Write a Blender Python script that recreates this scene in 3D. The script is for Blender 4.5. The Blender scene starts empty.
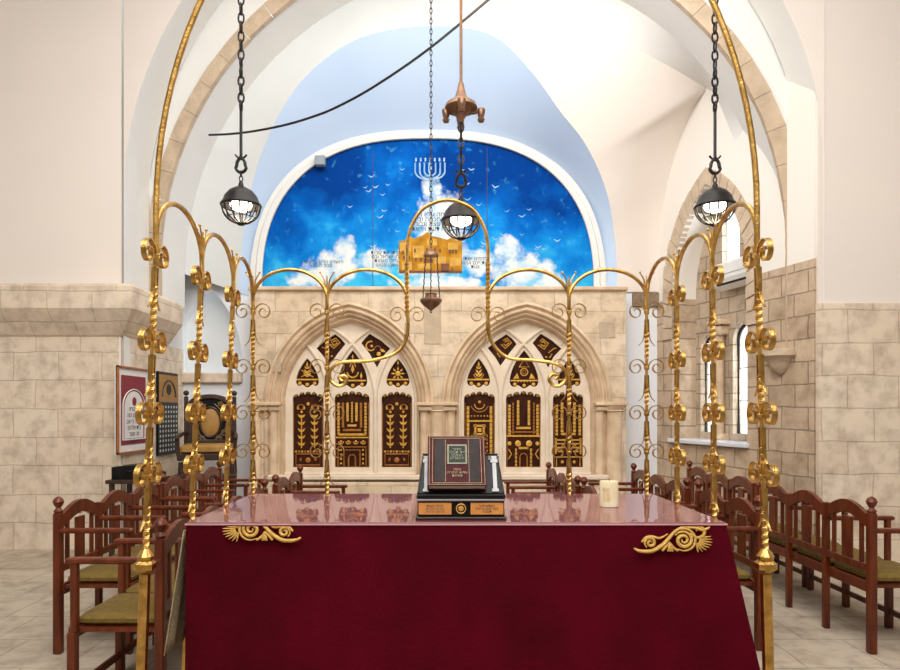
import bpy, math, random
from mathutils import Vector, Matrix
random.seed(7)
PI = math.pi
C = bpy.context.scene.collection

# ------------------------------------------------------------------ camera
FPX = 660.0; VX = 440.0; HY = 411.0; EYE = 1.55
cam_d = bpy.data.cameras.new('camera'); cam = bpy.data.objects.new('camera', cam_d); C.objects.link(cam)
cam.location = (0, 0, EYE); cam.rotation_euler = (PI/2, 0, 0)
cam_d.sensor_width = 36; cam_d.lens = 36*FPX/900
cam_d.shift_x = (450-VX)/900; cam_d.shift_y = (HY-335)/900
bpy.context.scene.camera = cam
sc = bpy.context.scene
sc.view_settings.view_transform = 'Standard'; sc.view_settings.look = 'None'
sc.view_settings.gamma = 1; sc.view_settings.use_curve_mapping = False
sc.view_settings.exposure = 0.22
# daylight outside the windows
w = bpy.data.worlds.new('daylight'); sc.world = w; w.use_nodes = True
w.node_tree.nodes['Background'].inputs[0].default_value = (0.93, 0.97, 1.0, 1)
w.node_tree.nodes['Background'].inputs[1].default_value = 2.2
def area(name, loc, rot, sx, sy, power, col):
    d = bpy.data.lights.new(name, 'AREA'); d.shape = 'RECTANGLE'; d.size = sx; d.size_y = sy
    d.energy = power; d.color = col
    o = bpy.data.objects.new(name, d); C.objects.link(o); o.location = loc; o.rotation_euler = rot
    return o
area('hall_fill', (0, 0.2, 6.0), (math.radians(38), 0, 0), 6.5, 3.5, 400, (1.0, 0.97, 0.93))  # unseen fill panel under the ceiling, added to brighten the closed hall
area('hall_light', (0, 4.6, 6.5), (math.radians(12), 0, 0), 5.0, 2.5, 110, (1.0, 0.96, 0.9))
area('apse_light', (0.2, 6.3, 5.9), (math.radians(50), 0, 0), 4.0, 0.7, 60, (1.0, 0.96, 0.92))
area('window_daylight', (4.6, 7.4, 3.2), (0, math.radians(84), math.radians(14)), 2.6, 1.6, 160, (0.86, 0.93, 1.0))

def P(px, py, d):                       # measured spot at depth d
    return Vector(((px-VX)/FPX*d, d, EYE-(py-HY)/FPX*d))
def PX(px, d): return (px-VX)/FPX*d
def PZ(py, d): return EYE-(py-HY)/FPX*d

# ------------------------------------------------------------------ materials
def nt(name):
    m = bpy.data.materials.new(name); m.use_nodes = True
    return m, m.node_tree.nodes, m.node_tree.links, m.node_tree.nodes['Principled BSDF']
def ramp(n, stops, interp='LINEAR'):
    r = n.new('ShaderNodeValToRGB'); r.color_ramp.interpolation = interp
    e = r.color_ramp.elements
    while len(e) > 1: e.remove(e[-1])
    e[0].position = stops[0][0]; e[0].color = (*stops[0][1], 1)
    for p, c in stops[1:]:
        x = e.new(p); x.color = (*c, 1)
    return r
def mix(n, l, a, b, f, mode='MIX'):
    x = n.new('ShaderNodeMix'); x.data_type = 'RGBA'; x.blend_type = mode
    for i, v in ((0, f), (6, a), (7, b)):
        if hasattr(v, 'links'): l.new(v, x.inputs[i])
        elif i == 0: x.inputs[0].default_value = v
        else: x.inputs[i].default_value = (*v, 1)
    return x.outputs[2]
def plain(name, c1, c2=None, scale=6, rough=.6, metal=0, bump=.0, spec=.5, detail=6, bscale=None, stretch=None):
    m, n, l, b = nt(name)
    c2 = c2 or tuple(v*.8 for v in c1)
    tc = n.new('ShaderNodeTexCoord'); out = tc.outputs['Object']
    if stretch:
        mp = n.new('ShaderNodeMapping'); mp.inputs['Scale'].default_value = stretch
        l.new(out, mp.inputs[0]); out = mp.outputs[0]
    no = n.new('ShaderNodeTexNoise'); no.inputs['Scale'].default_value = scale; no.inputs['Detail'].default_value = detail
    l.new(out, no.inputs['Vector'])
    r = ramp(n, [(.3, c2), (.7, c1)]); l.new(no.outputs[0], r.inputs[0]); l.new(r.outputs[0], b.inputs['Base Color'])
    b.inputs['Roughness'].default_value = rough; b.inputs['Metallic'].default_value = metal
    b.inputs['Specular IOR Level'].default_value = spec
    if bump:
        n2 = n.new('ShaderNodeTexNoise'); n2.inputs['Scale'].default_value = bscale or scale*4; n2.inputs['Detail'].default_value = 5
        l.new(out, n2.inputs['Vector'])
        bp = n.new('ShaderNodeBump'); bp.inputs['Strength'].default_value = bump; bp.inputs['Distance'].default_value = .02
        l.new(n2.outputs[0], bp.inputs['Height']); l.new(bp.outputs[0], b.inputs['Normal'])
    return m
def ashlar(name, axes, c1, c2, mortar, bw=.55, bh=.3, msize=.006, bump=.5, split=None, plaster=(.84,.80,.74)):
    """coursed limestone; axes = which object axes run along and up the wall; split = height where plaster starts"""
    m, n, l, b = nt(name)
    tc = n.new('ShaderNodeTexCoord'); sp = n.new('ShaderNodeSeparateXYZ'); cb = n.new('ShaderNodeCombineXYZ')
    l.new(tc.outputs['Object'], sp.inputs[0])
    l.new(sp.outputs[axes[0]], cb.inputs[0]); l.new(sp.outputs[axes[1]], cb.inputs[1])
    br = n.new('ShaderNodeTexBrick'); br.inputs['Scale'].default_value = 1
    br.inputs['Brick Width'].default_value = bw; br.inputs['Row Height'].default_value = bh
    br.inputs['Mortar Size'].default_value = msize; br.inputs['Mortar Smooth'].default_value = .4
    br.inputs['Color1'].default_value = (*c1, 1); br.inputs['Color2'].default_value = (*c2, 1); br.inputs['Mortar'].default_value = (*mortar, 1)
    nw = n.new('ShaderNodeTexNoise'); nw.inputs['Scale'].default_value = 2.2; l.new(cb.outputs[0], nw.inputs['Vector'])
    va = n.new('ShaderNodeVectorMath'); va.operation = 'MULTIPLY_ADD'
    l.new(nw.outputs['Color'], va.inputs[0]); va.inputs[1].default_value = (.05, .05, 0); l.new(cb.outputs[0], va.inputs[2])
    l.new(va.outputs[0], br.inputs['Vector'])
    no = n.new('ShaderNodeTexNoise'); no.inputs['Scale'].default_value = 5; no.inputs['Detail'].default_value = 10; no.inputs['Roughness'].default_value = .65
    l.new(tc.outputs['Object'], no.inputs['Vector'])
    r = ramp(n, [(.3, (.66, .62, .58)), (.55, (1, 1, 1)), (.8, (1.08, 1.06, 1.0))]); l.new(no.outputs[0], r.inputs[0])
    col = mix(n, l, br.outputs['Color'], r.outputs[0], 1.0, 'MULTIPLY')
    bp = n.new('ShaderNodeBump'); bp.inputs['Strength'].default_value = bump; bp.inputs['Distance'].default_value = .015
    ad = n.new('ShaderNodeMath'); ad.operation = 'MULTIPLY_ADD'; l.new(br.outputs['Fac'], ad.inputs[0]); ad.inputs[1].default_value = -1.0; l.new(no.outputs[0], ad.inputs[2])
    l.new(ad.outputs[0], bp.inputs['Height'])
    if split is not None:
        cp = n.new('ShaderNodeMath'); cp.operation = 'GREATER_THAN'; cp.inputs[1].default_value = split
        l.new(sp.outputs[axes[1]], cp.inputs[0])
        col = mix(n, l, col, plaster, cp.outputs[0])
        iv = n.new('ShaderNodeMath'); iv.operation = 'SUBTRACT'; iv.inputs[0].default_value = bump; l.new(cp.outputs[0], iv.inputs[1]); iv.use_clamp = True; l.new(iv.outputs[0], bp.inputs['Strength'])
    l.new(col, b.inputs['Base Color']); l.new(bp.outputs[0], b.inputs['Normal'])
    b.inputs['Roughness'].default_value = .85; b.inputs['Specular IOR Level'].default_value = .25
    return m
def emit(name, col, s):
    m, n, l, b = nt(name); b.inputs['Emission Color'].default_value = (*col, 1); b.inputs['Emission Strength'].default_value = s
    b.inputs['Base Color'].default_value = (*col, 1)
    return m
M = {}
M['plaster'] = plain('plaster', (.78,.775,.75), (.74,.74,.72), 1.5, .9, bump=.08, spec=.2)
M['plaster_cream'] = plain('cream_plaster', (.84,.76,.70), (.80,.73,.68), 1.2, .9, bump=.06, spec=.2)
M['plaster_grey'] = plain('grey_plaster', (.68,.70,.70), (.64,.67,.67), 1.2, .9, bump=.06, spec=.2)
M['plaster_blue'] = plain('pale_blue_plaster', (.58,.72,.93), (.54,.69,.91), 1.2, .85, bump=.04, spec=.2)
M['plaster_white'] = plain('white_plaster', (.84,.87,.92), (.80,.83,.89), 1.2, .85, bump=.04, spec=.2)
M['stone'] = ashlar('limestone_blocks', (0, 2), (.79,.65,.49), (.70,.55,.39), (.56,.43,.30), .62, .29)
M['stone_side'] = ashlar('pale_limestone_blocks', (1, 2), (.80,.69,.56), (.74,.62,.49), (.58,.47,.36), .5, .32)
M['stone_front'] = ashlar('pier_limestone_blocks', (0, 2), (.80,.69,.56), (.74,.62,.49), (.58,.47,.36), .5, .32)
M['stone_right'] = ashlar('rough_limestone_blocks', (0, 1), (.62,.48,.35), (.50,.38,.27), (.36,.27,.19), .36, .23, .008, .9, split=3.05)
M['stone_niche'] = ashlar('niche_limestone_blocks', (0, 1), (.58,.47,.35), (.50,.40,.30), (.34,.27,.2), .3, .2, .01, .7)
M['carved'] = plain('carved_limestone', (.78,.61,.43), (.56,.40,.26), 5, .8, bump=.25, spec=.25)
M['tracery'] = plain('pale_tracery_stone', (.84,.73,.60), (.74,.61,.47), 5, .8, bump=.15, spec=.25)
M['voussoir'] = plain('voussoir_stone', (.66,.53,.39), (.52,.41,.30), 7, .85, bump=.5, spec=.2)
M['voussoir_b'] = plain('weathered_voussoir_stone', (.60,.47,.34), (.46,.36,.26), 7, .85, bump=.5, spec=.2)
M['rough_stone'] = plain('rough_brown_stone', (.36,.26,.18), (.20,.13,.09), 16, .9, bump=.8, spec=.2)
M['gold'] = plain('gilded_iron', (.74,.46,.14), (.36,.20,.05), 22, .32, 1.0, bump=.15)
M['bronze'] = plain('aged_bronze', (.34,.19,.12), (.18,.10,.06), 14, .4, .8, bump=.1)
M['black_iron'] = plain('black_iron', (.022,.019,.019), (.012,.010,.010), 10, .4, .3, spec=.35)
M['black'] = plain('black_paint', (.008,.007,.008), (.005,.004,.005), 10, .35, spec=.2)
M['velvet'] = plain('burgundy_velvet', (.10,.0008,.009), (.06,.0005,.005), 3, .85, spec=.08, bump=.25, bscale=60)
M['velvet'].node_tree.nodes['Principled BSDF'].inputs['Sheen Weight'].default_value = .03
M['velvet'].node_tree.nodes['Principled BSDF'].inputs['Sheen Tint'].default_value = (.8,.1,.2,1)
M['gold_thread'] = plain('gold_thread', (.85,.55,.16), (.62,.36,.07), 60, .45, .35, bump=.5, bscale=150)
M['gold_inlay'] = plain('gold_inlay', (.86,.50,.09), (.55,.27,.035), 30, .4, .25)
M['amber_inlay'] = plain('amber_inlay', (.50,.20,.03), (.30,.10,.015), 30, .45, .2)
M['panel'] = plain('dark_carved_wood', (.06,.014,.004), (.02,.005,.002), 25, .6, spec=.15, bump=.4, stretch=(1,1,.25))
M['wood'] = plain('mahogany', (.17,.034,.010), (.07,.012,.004), 18, .3, spec=.35, bump=.1, stretch=(1,1,.2))
M['dark_wood'] = plain('dark_walnut', (.05,.022,.012), (.022,.010,.007), 14, .4, bump=.1)
M['cushion'] = plain('olive_fabric', (.21,.13,.022), (.13,.08,.012), 30, .9, bump=.4, bscale=120)
M['ochre'] = plain('ochre_leather', (.42,.23,.06), (.30,.15,.03), 10, .55)
M['white'] = plain('white_paint', (.85,.85,.83), (.78,.78,.76), 5, .45)
M['silver'] = plain('silver_relief', (.50,.51,.51), (.36,.37,.38), 20, .5, .1)
M['wax'] = plain('cream_wax', (.80,.72,.52), (.70,.58,.36), 12, .5, bump=.1)
M['plaque'] = plain('copper_plaque', (.80,.36,.10), (.70,.28,.07), 20, .35, .3)
M['maroon'] = plain('maroon_mat', (.25,.03,.045), (.22,.025,.04), 6, .7)
M['orange_wood'] = plain('orange_wood', (.42,.15,.045), (.28,.09,.03), 12, .4)
M['paper'] = plain('paper', (.80,.78,.76), (.74,.72,.72), 4, .7)
M['ink'] = plain('ink', (.06,.05,.08), (.04,.04,.06), 4, .7)
M['book'] = plain('book_leather', (.085,.010,.014), (.045,.006,.008), 20, .5, spec=.12, bump=.1)
M['book_grey'] = plain('grey_leather', (.045,.036,.036), (.028,.022,.022), 20, .5, spec=.12)
M['book_gold'] = plain('dull_gold_foil', (.26,.18,.10), (.18,.12,.07), 20, .4, .4)
M['book_green'] = plain('green_gold_foil', (.15,.17,.10), (.10,.115,.065), 20, .4, .3)
M['pages'] = plain('page_edges', (.75,.70,.62), (.6,.55,.48), 40, .8, stretch=(1,1,8))
M['lace'] = plain('beige_lace', (.62,.52,.34), (.34,.24,.12), 90, .8, bump=.5)
M['floor'] = ashlar('stone_floor_tiles', (0, 1), (.50,.42,.33), (.44,.37,.29), (.28,.23,.18), .5, .5, .006, .2)
M['sill'] = plain('pale_marble', (.78,.82,.90), (.70,.75,.84), 4, .3)
M['bulb'] = emit('lit_bulb', (1.0, .90, .72), 9)
M['screen_frame'] = plain('window_iron', (.02,.02,.022), (.015,.015,.017), 5, .4)
gm, n, l, b = nt('window_glass'); b.inputs['Transmission Weight'].default_value = 1; b.inputs['Roughness'].default_value = 0.02; b.inputs['IOR'].default_value = 1.05; M['glass'] = gm
# clear sheet over red cloth: glossy, faintly rippled table cover
tm, n, l, b = nt('glossy_table_cover')
b.inputs['Base Color'].default_value = (.20,.045,.06,1); b.inputs['Roughness'].default_value = .5
tc = n.new('ShaderNodeTexCoord'); mp = n.new('ShaderNodeMapping'); mp.inputs['Scale'].default_value = (7, 2.2, 1)
no = n.new('ShaderNodeTexNoise'); no.inputs['Scale'].default_value = 1.2; no.inputs['Detail'].default_value = 2
bp = n.new('ShaderNodeBump'); bp.inputs['Strength'].default_value = .045; bp.inputs['Distance'].default_value = .02
gl = n.new('ShaderNodeBsdfGlossy'); gl.inputs['Roughness'].default_value = .03; gl.inputs['Color'].default_value = (.97,.90,.94,1)
lw = n.new('ShaderNodeFresnel'); lw.inputs['IOR'].default_value = 3.8
ms = n.new('ShaderNodeMixShader')
l.new(tc.outputs['Object'], mp.inputs[0]); l.new(mp.outputs[0], no.inputs['Vector']); l.new(no.outputs[0], bp.inputs['Height']); l.new(bp.outputs[0], gl.inputs['Normal'])
l.new(lw.outputs[0], ms.inputs[0]); l.new(b.outputs[0], ms.inputs[1]); l.new(gl.outputs[0], ms.inputs[2]); l.new(ms.outputs[0], n['Material Output'].inputs[0])
M['cover'] = tm

# ------------------------------------------------------------------ mesh helpers
class MB:
    def __init__(s): s.v = []; s.f = []
    def add(s, vs, fs):
        o = len(s.v); s.v += [tuple(v) for v in vs]; s.f += [tuple(i+o for i in f) for f in fs]; return s
    def box(s, c, d, bev=0, rot=None):
        x, y, z = d[0]/2, d[1]/2, d[2]/2
        if bev:
            b = min(bev, x*.9, y*.9, z*.9); vs = []
            for k, (zz, i) in enumerate(((-z, b), (-z+b, 0), (z-b, 0), (z, b))):
                X, Y = x-i, y-i
                for (a, e) in ((-X+b, -Y), (X-b, -Y), (X, -Y+b), (X, Y-b), (X-b, Y), (-X+b, Y), (-X, Y-b), (-X, -Y+b)): vs.append((a, e, zz))
            fs = [tuple(reversed(range(8))), tuple(range(24, 32))]
            for k in range(3):
                for i in range(8): fs.append((k*8+i, k*8+(i+1)%8, k*8+8+(i+1)%8, k*8+8+i))
        else:
            vs = [(a, e, g) for g in (-z, z) for a, e in ((-x,-y),(x,-y),(x,y),(-x,y))]
            fs = [(3,2,1,0),(4,5,6,7),(0,1,5,4),(1,2,6,5),(2,3,7,6),(3,0,4,7)]
        c = Vector(c)
        vs = [(rot @ Vector(v) if rot else Vector(v)) + c for v in vs]
        return s.add(vs, fs)
    def lathe(s, c, prof, n=24, axis='z'):
        vs = []; c = Vector(c)
        for r, z in prof:
            for i in range(n):
                a = 2*PI*i/n; p = (r*math.cos(a), r*math.sin(a), z)
                if axis == 'y': p = (p[0], p[2], p[1])
                vs.append(c+Vector(p))
        fs = []
        for k in range(len(prof)-1):
            for i in range(n): fs.append((k*n+i, k*n+(i+1)%n, (k+1)*n+(i+1)%n, (k+1)*n+i))
        fs.append(tuple(reversed(range(n)))); fs.append(tuple(range((len(prof)-1)*n, len(prof)*n)))
        return s.add(vs, fs)
    def tube(s, pts, r, n=8, closed=False):
        pts = [Vector(p) for p in pts]; N = len(pts)
        rs = r if isinstance(r, (list, tuple)) else [r]*N
        t0 = (pts[1]-pts[0]).normalized(); up = Vector((0,0,1)) if abs(t0.z) < .9 else Vector((1,0,0))
        u = t0.cross(up).normalized(); vs = []
        for i, p in enumerate(pts):
            if closed: t = (pts[(i+1)%N]-pts[i-1]).normalized()
            else: t = (pts[min(i+1, N-1)]-pts[max(i-1, 0)]).normalized()
            u = (u-t*u.dot(t)).normalized(); w_ = t.cross(u)
            for k in range(n):
                a = 2*PI*k/n; vs.append(p+(u*math.cos(a)+w_*math.sin(a))*rs[i])
        fs = []
        for i in range(N if closed else N-1):
            j = (i+1) % N
            for k in range(n): fs.append((i*n+k, i*n+(k+1)%n, j*n+(k+1)%n, j*n+k))
        if not closed: fs.append(tuple(reversed(range(n)))); fs.append(tuple(range((N-1)*n, N*n)))
        return s.add(vs, fs)
    def ribbon(s, pts, W, wd, th):            # flat strip; W = constant width direction
        pts = [Vector(p) for p in pts]; N = len(pts); W = Vector(W).normalized(); vs = []
        wds = wd if isinstance(wd, (list, tuple)) else [wd]*N
        for i, p in enumerate(pts):
            t = (pts[min(i+1, N-1)]-pts[max(i-1, 0)]).normalized(); q = t.cross(W).normalized()
            for a, e in ((-1,-1),(1,-1),(1,1),(-1,1)): vs.append(p+W*wds[i]/2*a+q*th/2*e)
        fs = [(3,2,1,0), tuple((N-1)*4+k for k in range(4))]
        for i in range(N-1):
            for k in range(4): fs.append((i*4+k, i*4+(k+1)%4, i*4+4+(k+1)%4, i*4+4+k))
        return s.add(vs, fs)
    def twist(s, x, y, z0, z1, r, pitch=.06):
        n = max(8, int((z1-z0)/.007)); vs = []
        for i in range(n+1):
            z = z0+(z1-z0)*i/n; a0 = (z-z0)/pitch*PI
            for k in range(4):
                a = a0+k*PI/2; vs.append((x+r*math.cos(a), y+r*math.sin(a), z))
        fs = [(3,2,1,0), tuple(n*4+k for k in range(4))]
        for i in range(n):
            for k in range(4): fs.append((i*4+k, i*4+(k+1)%4, i*4+4+(k+1)%4, i*4+4+k))
        return s.add(vs, fs)
    def prism(s, poly, y0, y1):               # outline in x,z extruded along y (convex-ish / simple outline)
        n = len(poly); vs = [(x, y0, z) for x, z in poly]+[(x, y1, z) for x, z in poly]
        fs = [tuple(range(n)), tuple(reversed(range(n, 2*n)))]
        for i in range(n): fs.append((i, n+i, n+(i+1)%n, (i+1)%n))
        return s.add(vs, fs)
    def grid(s, rows):                        # rows of points -> surface
        m = len(rows[0]); vs = [p for r in rows for p in r]; fs = []
        for i in range(len(rows)-1):
            for k in range(m-1): fs.append((i*m+k, i*m+k+1, i*m+m+k+1, i*m+m+k))
        return s.add(vs, fs)
    def sphere(s, c, r, n=12, sz=1): 
        return s.lathe(c, [(max(.0005, r*math.sin(PI*i/n)), -r*sz*math.cos(PI*i/n)) for i in range(n+1)], n*2 if n < 10 else 20)
    def build(s, name, m, parent=None, smooth=False, shift=None):
        me = bpy.data.meshes.new(name)
        vs = s.v if shift is None else [tuple(Vector(v)-Vector(shift)) for v in s.v]
        me.from_pydata(vs, [], s.f); me.materials.append(m)
        me.validate(); me.update()
        import bmesh
        b_ = bmesh.new(); b_.from_mesh(me); bmesh.ops.recalc_face_normals(b_, faces=b_.faces); b_.to_mesh(me); b_.free()
        o = bpy.data.objects.new(name, me); C.objects.link(o)
        if smooth:
            for p in me.polygons: p.use_smooth = True
            if hasattr(me, 'set_sharp_from_angle'): me.set_sharp_from_angle(angle=math.radians(40))
        if parent: o.parent = parent
        if shift is not None and not parent: o.location = shift
        return o
def empty(name, loc=(0,0,0), rz=0):
    o = bpy.data.objects.new(name, None); C.objects.link(o); o.location = loc; o.rotation_euler = (0,0,rz); o.empty_display_size = .1; return o
def tag(o, label, cat, group=None):
    o['label'] = label; o['category'] = cat
    if group: o['group'] = group
    return o
def structure(o): o['kind'] = 'structure'; return o
def plate(name, outer, holes, th, m, parent=None, mat_world=None, bev=0):
    """flat plate from 2-D outlines (x, z) with holes; th = thickness, front face towards -y"""
    cu = bpy.data.curves.new(name, 'CURVE'); cu.dimensions = '2D'; cu.fill_mode = 'BOTH'; cu.extrude = th/2-bev; cu.bevel_depth = bev; cu.bevel_resolution = 1
    for pl in [outer]+holes:
        sp = cu.splines.new('POLY'); sp.points.add(len(pl)-1)
        for p, q in zip(sp.points, pl): p.co = (q[0], q[1], 0, 1)
        sp.use_cyclic_u = True
    t = bpy.data.objects.new('tmp', cu); C.objects.link(t)
    dg = bpy.context.evaluated_depsgraph_get(); dg.update()
    me = bpy.data.meshes.new_from_object(t.evaluated_get(dg)); me.name = name
    bpy.data.objects.remove(t); bpy.data.curves.remove(cu)
    me.materials.clear(); me.materials.append(m)
    me.transform(mat_world if mat_world is not None else Matrix.Rotation(PI/2, 4, 'X'))
    o = bpy.data.objects.new(name, me); C.objects.link(o)
    if parent: o.parent = parent
    return o
ROTX = Matrix.Rotation(PI/2, 4, 'X')
def at_y(y): return Matrix.Translation((0, y, 0)) @ ROTX
def text(name, body, size, mw, m, parent, spacing=1.0, align='CENTER'):
    cu = bpy.data.curves.new(name, 'FONT'); cu.body = '\n'.join(s_[::-1] for s_ in body.split('\n'))
    cu.size = size; cu.align_x = align; cu.align_y = 'CENTER'; cu.extrude = .0006; cu.space_line = spacing; cu.resolution_u = 2
    t = bpy.data.objects.new('tmp', cu); C.objects.link(t)
    dg = bpy.context.evaluated_depsgraph_get(); dg.update()
    me = bpy.data.meshes.new_from_object(t.evaluated_get(dg)); me.name = name
    bpy.data.objects.remove(t); bpy.data.curves.remove(cu)
    me.materials.clear(); me.materials.append(m); me.transform(mw)
    o = bpy.data.objects.new(name, me); C.objects.link(o); o.parent = parent
    return o
def cat(pts, k=6):                        # smooth curve through points
    out = []; pts = [Vector(p) for p in pts]; n = len(pts)
    for i in range(n-1):
        a, b_, c_, d = pts[max(i-1,0)], pts[i], pts[i+1], pts[min(i+2,n-1)]
        for j in range(k):
            t = j/k; out.append(.5*((2*b_)+(-a+c_)*t+(2*a-5*b_+4*c_-d)*t*t+(-a+3*b_-3*c_+d)*t**3))
    out.append(pts[-1]); return out
def resample(pts, n):
    pts = [Vector(p) for p in pts]; L = [0]
    for a, b_ in zip(pts, pts[1:]): L.append(L[-1]+(b_-a).length)
    out = []; j = 0
    for i in range(n):
        s_ = L[-1]*i/(n-1)
        while j < len(L)-2 and L[j+1] < s_: j += 1
        t = 0 if L[j+1] == L[j] else (s_-L[j])/(L[j+1]-L[j]); out.append(pts[j].lerp(pts[j+1], min(1, t)))
    return out
def loft(name, A, B, m, n=48, k=10):
    A = resample(A, n); B = resample(B, n); mb = MB()
    mb.grid([[a.lerp(b_, j/k) for a, b_ in zip(A, B)] for j in range(k+1)])
    return structure(mb.build(name, m, smooth=True))

# ------------------------------------------------------------------ the room
DB = 9.15                                  # back wall
DF = 8.80                                  # front of the stone screen
XL = -3.57
o = MB().box((0, 2.7, -.05), (14, 13.6, .1)).build('floor', M['floor']); structure(o)
# niche outline on the back wall, left
def pointed(cx, hw, zs, h, n=16):
    c = max(0, (h*h-hw*hw)/(2*hw)); r = hw+c; out = []
    amax = math.atan2(h, c) if c > 1e-6 else PI/2
    for i in range(n+1): a = amax*i/n; out.append((cx-c+r*math.cos(a), zs+r*math.sin(a)))
    if c < 1e-6: out = [(cx+hw*math.cos(PI/2*i/n), zs+h*math.sin(PI/2*i/n)) for i in range(n+1)]
    return out+[(2*cx-x, z) for x, z in reversed(out[:-1])]
nx0, nx1 = PX(176, DB), PX(242, DB); nb = PZ(372, DB)
niche = [(nx0, nb)] + [(nx1, nb)] + pointed((nx0+nx1)/2, (nx1-nx0)/2, nb+.15, PZ(287, DB)-nb-.15)
structure(plate('wall_back', [(XL, 0), (3.2, 0), (3.2, 6.2), (XL, 6.2)], [niche], .12, M['plaster_white'], mat_world=at_y(DB+.06)))
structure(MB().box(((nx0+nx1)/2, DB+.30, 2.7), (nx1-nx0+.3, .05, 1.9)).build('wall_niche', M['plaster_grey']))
structure(MB().box(((nx0+nx1)/2+.01, DB-.03, PZ(378, DB)), (nx1-nx0, .10, .14), .015).build('trim_1', M['stone_front']))
# left wall and left pier
ZC0, ZC1 = 2.40, 2.94
structure(MB().box((XL-.1, (7.41+DB)/2, 3.1), (.2, DB-7.41, 6.2)).build('wall_left', M['plaster']))
structure(MB().box((XL-.095, (7.41+DB)/2, ZC0/2), (.215, DB-7.41, ZC0)).build('trim_2', M['stone_side']))
structure(MB().box((-5.3, 7.49, 3.6), (3.452, .2, 7.2)).build('wall_left_pier', M['plaster_cream']))
structure(MB().box((-5.315, 7.498, ZC0/2), (3.44, .22, ZC0)).build('trim_3', M['stone_front']))
prof = [(0, ZC0-.02), (.03, ZC0), (.10, ZC0+.10), (.20, ZC0+.24), (.22, ZC0+.27), (.22, ZC1-.03), (.20, ZC1), (0, ZC1)]
rows = []
for (x, y, dx, dy) in ((-7, 7.39, 0, -1), (XL, 7.39, 1, -1), (XL, 8.60, 1, 0)):
    rows.append([(x+dx*p, y+dy*p, z) for p, z in prof])
mb = MB(); mb.grid(rows); mb.add(rows[-1], [tuple(range(len(prof)))]); structure(mb.build('trim_4', M['stone_front']))
# far walls of the hall beside and behind the viewpoint
structure(MB().box((-6.9, 1.7, 3.6), (.2, 11.8, 7.2)).build('wall_west', M['plaster']))
structure(MB().box((6.9, 1.4, 3.6), (.2, 11.0, 7.2)).build('wall_east', M['plaster']))
structure(MB().box((0, -4.1, 3.6), (14, .2, 7.2)).build('wall_rear', M['plaster']))
structure(MB().box((0, 2.6, 7.25), (14, 13.6, .1)).build('ceiling', M['plaster']))

# right wall: runs obliquely; local u along the wall towards the viewer, z up
U = Vector((.2425, -.9701, 0)); N_ = Vector((-.9701, -.2425, 0)); RO = Vector((3.01, DB, 0))
def RW(off): # plate space (u, z, +out of wall into room)
    m_ = Matrix(((U.x, 0, N_.x, 0), (U.y, 0, N_.y, 0), (0, 1, 0, 0), (0, 0, 0, 1)))
    return Matrix.Translation(RO+N_*off) @ m_
def rwp(px, py, off=0):  # spot on the right wall plane (off metres into the room)
    num = 5.3-1.03*off; y = num/((px-VX)/FPX+.25); return ((DB-y)/.9701, PZ(py, y))
uL, uR, uzs, uap, sill = .36, 1.80, 3.1, 4.34, 1.16
hole = [(uL, sill), (uR, sill)] + pointed((uL+uR)/2, (uR-uL)/2, uzs, uap-uzs)
def wall_obj(name, outer, holes, th, m, off):
    o = plate(name, outer, holes, th, m, mat_world=Matrix.Identity(4)); o.matrix_world = RW(off-th/2); return structure(o)
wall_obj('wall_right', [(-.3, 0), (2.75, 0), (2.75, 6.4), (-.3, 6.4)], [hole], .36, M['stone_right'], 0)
# windows of the niche
lan = []
for k, (a, b_, top) in enumerate(((705, 719, 334), (738, 756, 322))):
    u0, z0 = rwp(a, 433, -.36); u1, _ = rwp(b_, 433, -.36); _, z1 = rwp((a+b_)/2, top, -.36)
    lan.append((u0, u1, 1.27, z1))
lh = [[(u0, z0), (u1, z0)] + pointed((u0+u1)/2, (u1-u0)/2, z1-.2, .2) for u0, u1, z0, z1 in lan]
w0, wz1 = rwp(727, 210, -.36); w1, wz0 = rwp(745, 262, -.36)
lh.append([(w0, wz0), (w1, wz0), (w1, wz1), (w0, wz1)])
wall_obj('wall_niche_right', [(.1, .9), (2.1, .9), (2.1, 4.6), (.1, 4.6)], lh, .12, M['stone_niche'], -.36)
RB = RW(-.44)
def rlocal(name, mb, m, parent=None, smooth=False):
    o = mb.build(name, m, None, smooth)
    if parent: o.parent = parent
    else: o.matrix_world = RB
    return o
# local space of RB: x = u, y = z(up), z = out into room
for k, (u0, u1, z0, z1) in enumerate(lan):
    path = [(u0, z0, 0), (u1, z0, 0)] + [(x, z, 0) for x, z in pointed((u0+u1)/2, (u1-u0)/2, z1-.2, .2)]
    mb = MB(); mb.tube(path, .022, 6, closed=True); root = rlocal('window_%d' % (k+1), mb, M['screen_frame']); structure(root)
    mb = MB()
    for q in (.3, .6): mb.tube([(u0, z0+(z1-z0)*q, 0), (u1, z0+(z1-z0)*q, 0)], .006, 6)
    rlocal('glazing_bars', mb, M['screen_frame'], root)
    mb = MB(); pts = [(x, y, .0) for x, y, _ in path]; mb.add(pts+[(x, y, .004) for x, y, _ in pts], [tuple(range(len(pts))), tuple(reversed(range(len(pts), 2*len(pts))))]); rlocal('pane', mb, M['glass'], root)
mb = MB(); mb.tube([(w0, wz0, 0), (w1, wz0, 0), (w1, wz1, 0), (w0, wz1, 0)], .018, 6, closed=True); root = rlocal('window_3', mb, M['white']); structure(root)
mb = MB(); mb.box(((w0+w1)/2, (wz0+wz1)/2, 0), (w1-w0, wz1-wz0, .004)); rlocal('pane', mb, M['glass'], root)
# sill slab
mb = MB(); mb.box(((uL+uR)/2, sill-.0, .27), (uR-uL+.06, .05, .46), .008); structure(rlocal('trim_5', mb, M['sill']))
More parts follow.
